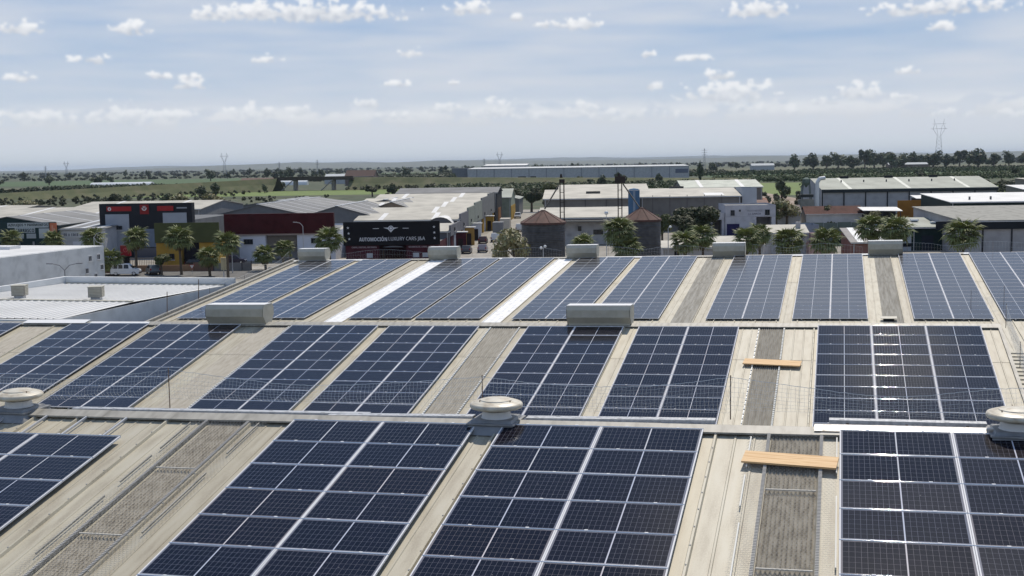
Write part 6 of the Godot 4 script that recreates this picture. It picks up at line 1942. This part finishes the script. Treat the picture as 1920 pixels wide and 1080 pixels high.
	grove("scrub", "scrub bushes along the falling embankment ramp", -150, 800, 120, 880, 6.0, 8.0, 2.2, 38, C(0.055, 0.066, 0.028), 0.9, 0.5)
	grove("scrub", "thin scrub dotted over the olive grassland", -460, 335, -130, 640, 9.0, 11.0, 1.3, 39, C(0.06, 0.07, 0.03), 0.9, 0.45)
	grove("scrub", "bushes around the sheds at the grassland edge", -130, 384, -30, 470, 7.0, 9.0, 2.0, 40, C(0.06, 0.072, 0.03), 0.9, 0.6)
	grove("scrub", "bushes behind the green roofed shed", 60, 410, 200, 560, 8.0, 10.0, 1.9, 41, C(0.06, 0.07, 0.034), 0.9, 0.5)
	grove("scrub", "rough growth right of the green roofed shed", 130, 420, 300, 720, 9.0, 11.0, 2.4, 42, C(0.056, 0.068, 0.03), 0.9, 0.5)
	grove("scrub", "low garden growth among the yards", 40, 236, 72, 292, 4.0, 5.0, 0.9, 43, C(0.05, 0.062, 0.026), 0.9, 0.4)

# ---------- posts, lamps, pylons ----------
func lattice(o: Node3D, w0: float, w1: float, h: float, t: float, m: M, at := Vector3.ZERO) -> void:
	var n := 9
	for i in n:
		var y0 := h * i / n
		var y1 := h * (i + 1) / n
		var a := lerpf(w0, w1, i / float(n))
		var b := lerpf(w0, w1, (i + 1) / float(n))
		for k in 4:
			var e0 := Vector3([-1, 1, 1, -1][k], 0, [-1, -1, 1, 1][k])
			var e1 := Vector3([-1, 1, 1, -1][(k + 1) % 4], 0, [-1, -1, 1, 1][(k + 1) % 4])
			m.bar(at + e0 * a + Vector3.UP * y0, at + e0 * b + Vector3.UP * y1, t, t)
			m.bar(at + e0 * a + Vector3.UP * y0, at + e1 * b + Vector3.UP * y1, t * 0.7, t * 0.7)

func pylon(label: String, az: float, d: float, h: float, form: String) -> void:
	var a := deg_to_rad(az)
	var o := thing("power_pylon", label, "pylon", Vector3(sin(a) * d, 0, -cos(a) * d), -a, "power pylons across the plain")
	var steel := flat(0.30, 0.31, 0.33, 0.6)
	var t := maxf(0.2, d * 0.00015)
	var m := M.new()
	if form == "cat":
		lattice(o, h * 0.085, h * 0.03, h * 0.58, t, m)
		part(o, "tower", m.mesh(), steel)
		for s in [-1.0, 1.0]:
			m = M.new()
			m.bar(Vector3(s * h * 0.03, h * 0.58, 0), Vector3(s * h * 0.15, h * 0.86, 0), t * 1.3, t * 1.3)
			m.bar(Vector3(s * h * 0.01, h * 0.58, 0), Vector3(s * h * 0.10, h * 0.86, 0), t, t)
			for i in 4:
				m.bar(Vector3(s * lerpf(0.03, 0.15, i / 4.0) * h, h * lerpf(0.58, 0.86, i / 4.0), 0), Vector3(s * lerpf(0.01, 0.10, (i + 1) / 4.0) * h, h * lerpf(0.58, 0.86, (i + 1) / 4.0), 0), t * 0.7, t * 0.7)
			m.bar(Vector3(s * h * 0.15, h * 0.86, 0), Vector3(s * h * 0.11, h, 0), t, t)
			m.bar(Vector3(s * h * 0.10, h * 0.86, 0), Vector3(s * h * 0.11, h, 0), t, t)
			part(o, "horn", m.mesh(), steel)
		m = M.new()
		m.bar(Vector3(-h * 0.2, h * 0.86, 0), Vector3(h * 0.2, h * 0.86, 0), t * 1.3, t * 1.3)
		part(o, "crossbeam", m.mesh(), steel)
	elif form == "tall":
		lattice(o, h * 0.09, h * 0.035, h * 0.66, t, m)
		part(o, "tower", m.mesh(), steel)
		m = M.new()
		for s in [-1.0, 1.0]:
			m.bar(Vector3(s * h * 0.035, h * 0.66, 0), Vector3(s * h * 0.12, h * 0.80, 0), t * 1.2, t * 1.2)
			m.bar(Vector3(s * h * 0.12, h * 0.80, 0), Vector3(s * h * 0.08, h * 0.90, 0), t * 1.2, t * 1.2)
			m.bar(Vector3(s * h * 0.08, h * 0.90, 0), Vector3(s * h * 0.10, h, 0), t * 1.2, t * 1.2)
			m.bar(Vector3(s * h * 0.02, h * 0.66, 0), Vector3(s * h * 0.06, h * 0.88, 0), t, t)
			m.bar(Vector3(s * h * 0.06, h * 0.70, 0), Vector3(s * h * 0.12, h * 0.80, 0), t, t)
		m.bar(Vector3(-h * 0.16, h * 0.80, 0), Vector3(h * 0.16, h * 0.80, 0), t * 1.2, t * 1.2)
		m.bar(Vector3(-h * 0.13, h * 0.90, 0), Vector3(h * 0.13, h * 0.90, 0), t * 1.2, t * 1.2)
		part(o, "head", m.mesh(), steel)
	else:
		lattice(o, h * 0.05, h * 0.012, h, t, m)
		part(o, "tower", m.mesh(), steel)
		m = M.new()
		for y in [0.72, 0.82, 0.92]:
			m.bar(Vector3(-h * 0.13, h * y, 0), Vector3(h * 0.13, h * y, 0), t, t)
		part(o, "arms", m.mesh(), steel)

func street_lamp(label: String, at: Vector3, h: float, arms: Array, globe := false, tone := 0.42) -> void:
	var o := thing("street_lamp", label, "street lamp", at, TOWN)
	var steel := flat(tone, tone, tone * 1.02, 0.45)
	part(o, "pole", M.new().tube(Vector3.ZERO, Vector3(0, h, 0), 0.085, 0.05, 10).mesh(), steel)
	for a in arms:
		var e := Vector3(a[0], a[1], 0)
		var p := Vector3(0, h - 0.05, 0)
		var m := M.new()
		m.tube(p, p + Vector3(e.x * 0.4, e.y * 0.75, 0), 0.045, 0.04, 8)
		m.tube(p + Vector3(e.x * 0.4, e.y * 0.75, 0), p + e, 0.04, 0.035, 8)
		part(o, "arm", m.mesh(), steel)
		var q := p + e
		if globe: part(o, "globe", M.new().lathe([Vector2(0.0, -0.2), Vector2(0.15, -0.13), Vector2(0.2, 0.0), Vector2(0.15, 0.13), Vector2(0.0, 0.2)], 14, q).mesh(), mats.cap_new)
		else: part(o, "lamp_head", M.new().bar(q, q + Vector3(sign(e.x) * 0.6, 0.02, 0), 0.22, 0.1).mesh(), steel)

func posts_and_pylons() -> void:
	street_lamp("grey street lamp with two curved arms before the white factory wall", Vector3(-78.2, 0, -113.0), 5.7, [[-1.3, 0.7], [1.3, 0.7]], false, 0.22)
	street_lamp("tall pale street lamp with stacked arms beside the white factory corner", tp(-75.2, 186), 5.8, [[1.2, 0.8], [1.0, -0.9]])
	street_lamp("tall pale street lamp before the maroon band", tp(-46.4, 202), 6.3, [[-1.0, 0.7]])
	street_lamp("short pale street lamp before the taupe shutter", tp(-53.8, 186), 3.9, [[0.8, 0.7]])
	street_lamp("small twin globe lamp before the street silo", tp(-5.5, 162), 4.9, [[-0.28, 0.1], [0.25, 0.3]], true)
	street_lamp("single globe lamp at the right silo's flank", tp(11.7, 176), 6.6, [[0.3, 0.2]], true)
	var y := thing("yield_sign", "give way triangle sign before the brown gate", "sign", tp(-59.5, 184.2), TOWN)
	part(y, "pole", M.new().tube(Vector3.ZERO, Vector3(0, 1.2, 0), 0.03, 0.03, 8).mesh(), mats.zinc)
	part(y, "plate", M.new().prism(PackedVector2Array([Vector2(0, 0.75), Vector2(0.45, 1.55), Vector2(-0.45, 1.55)]), 0.03, 0.06).mesh(), flat(0.35, 0.06, 0.05))
	part(y, "plate_face", M.new().prism(PackedVector2Array([Vector2(0, 0.92), Vector2(0.33, 1.49), Vector2(-0.33, 1.49)]), 0.06, 0.07).mesh(), flat(0.6, 0.58, 0.55))
	var b := thing("advert_drum", "pale oval advert board behind the palm trunk", "sign", tp(-52.8, 178), TOWN)
	part(b, "drum", M.new().tube(Vector3(0, 1.2, 0), Vector3(0, 3.0, 0), 0.4, 0.4, 14).mesh(), wall_mat("cream_board", 0.45, 0.40, 0.26))
	part(b, "foot", M.new().tube(Vector3.ZERO, Vector3(0, 1.2, 0), 0.08, 0.08, 8).mesh(), mats.zinc)
	pylon("wide horned power pylon, smallest, far left over the plain", -34.4, 4300, 46, "cat")
	pylon("wide horned power pylon over the grassland skyline", -27.71, 2900, 50, "cat")
	pylon("wide horned power pylon behind the grey warehouse", -15.29, 3000, 44, "cat")
	pylon("tall necked power pylon over the tree belt", 4.16, 1900, 70, "tall")
	pylon("slim lattice mast beside the smallest horned pylon", -35.25, 2600, 26, "mast")
	pylon("slim lattice mast beyond the embankment ramp", -25.3, 2400, 26, "mast")
	pylon("slim lattice mast over the brown farmhouse", -23.6, 2200, 28, "mast")
	pylon("slim lattice mast beside the warehouse pylon", -16.0, 2300, 26, "mast")
	pylon("slim lattice mast right of the grey warehouse", -5.95, 1800, 33, "mast")
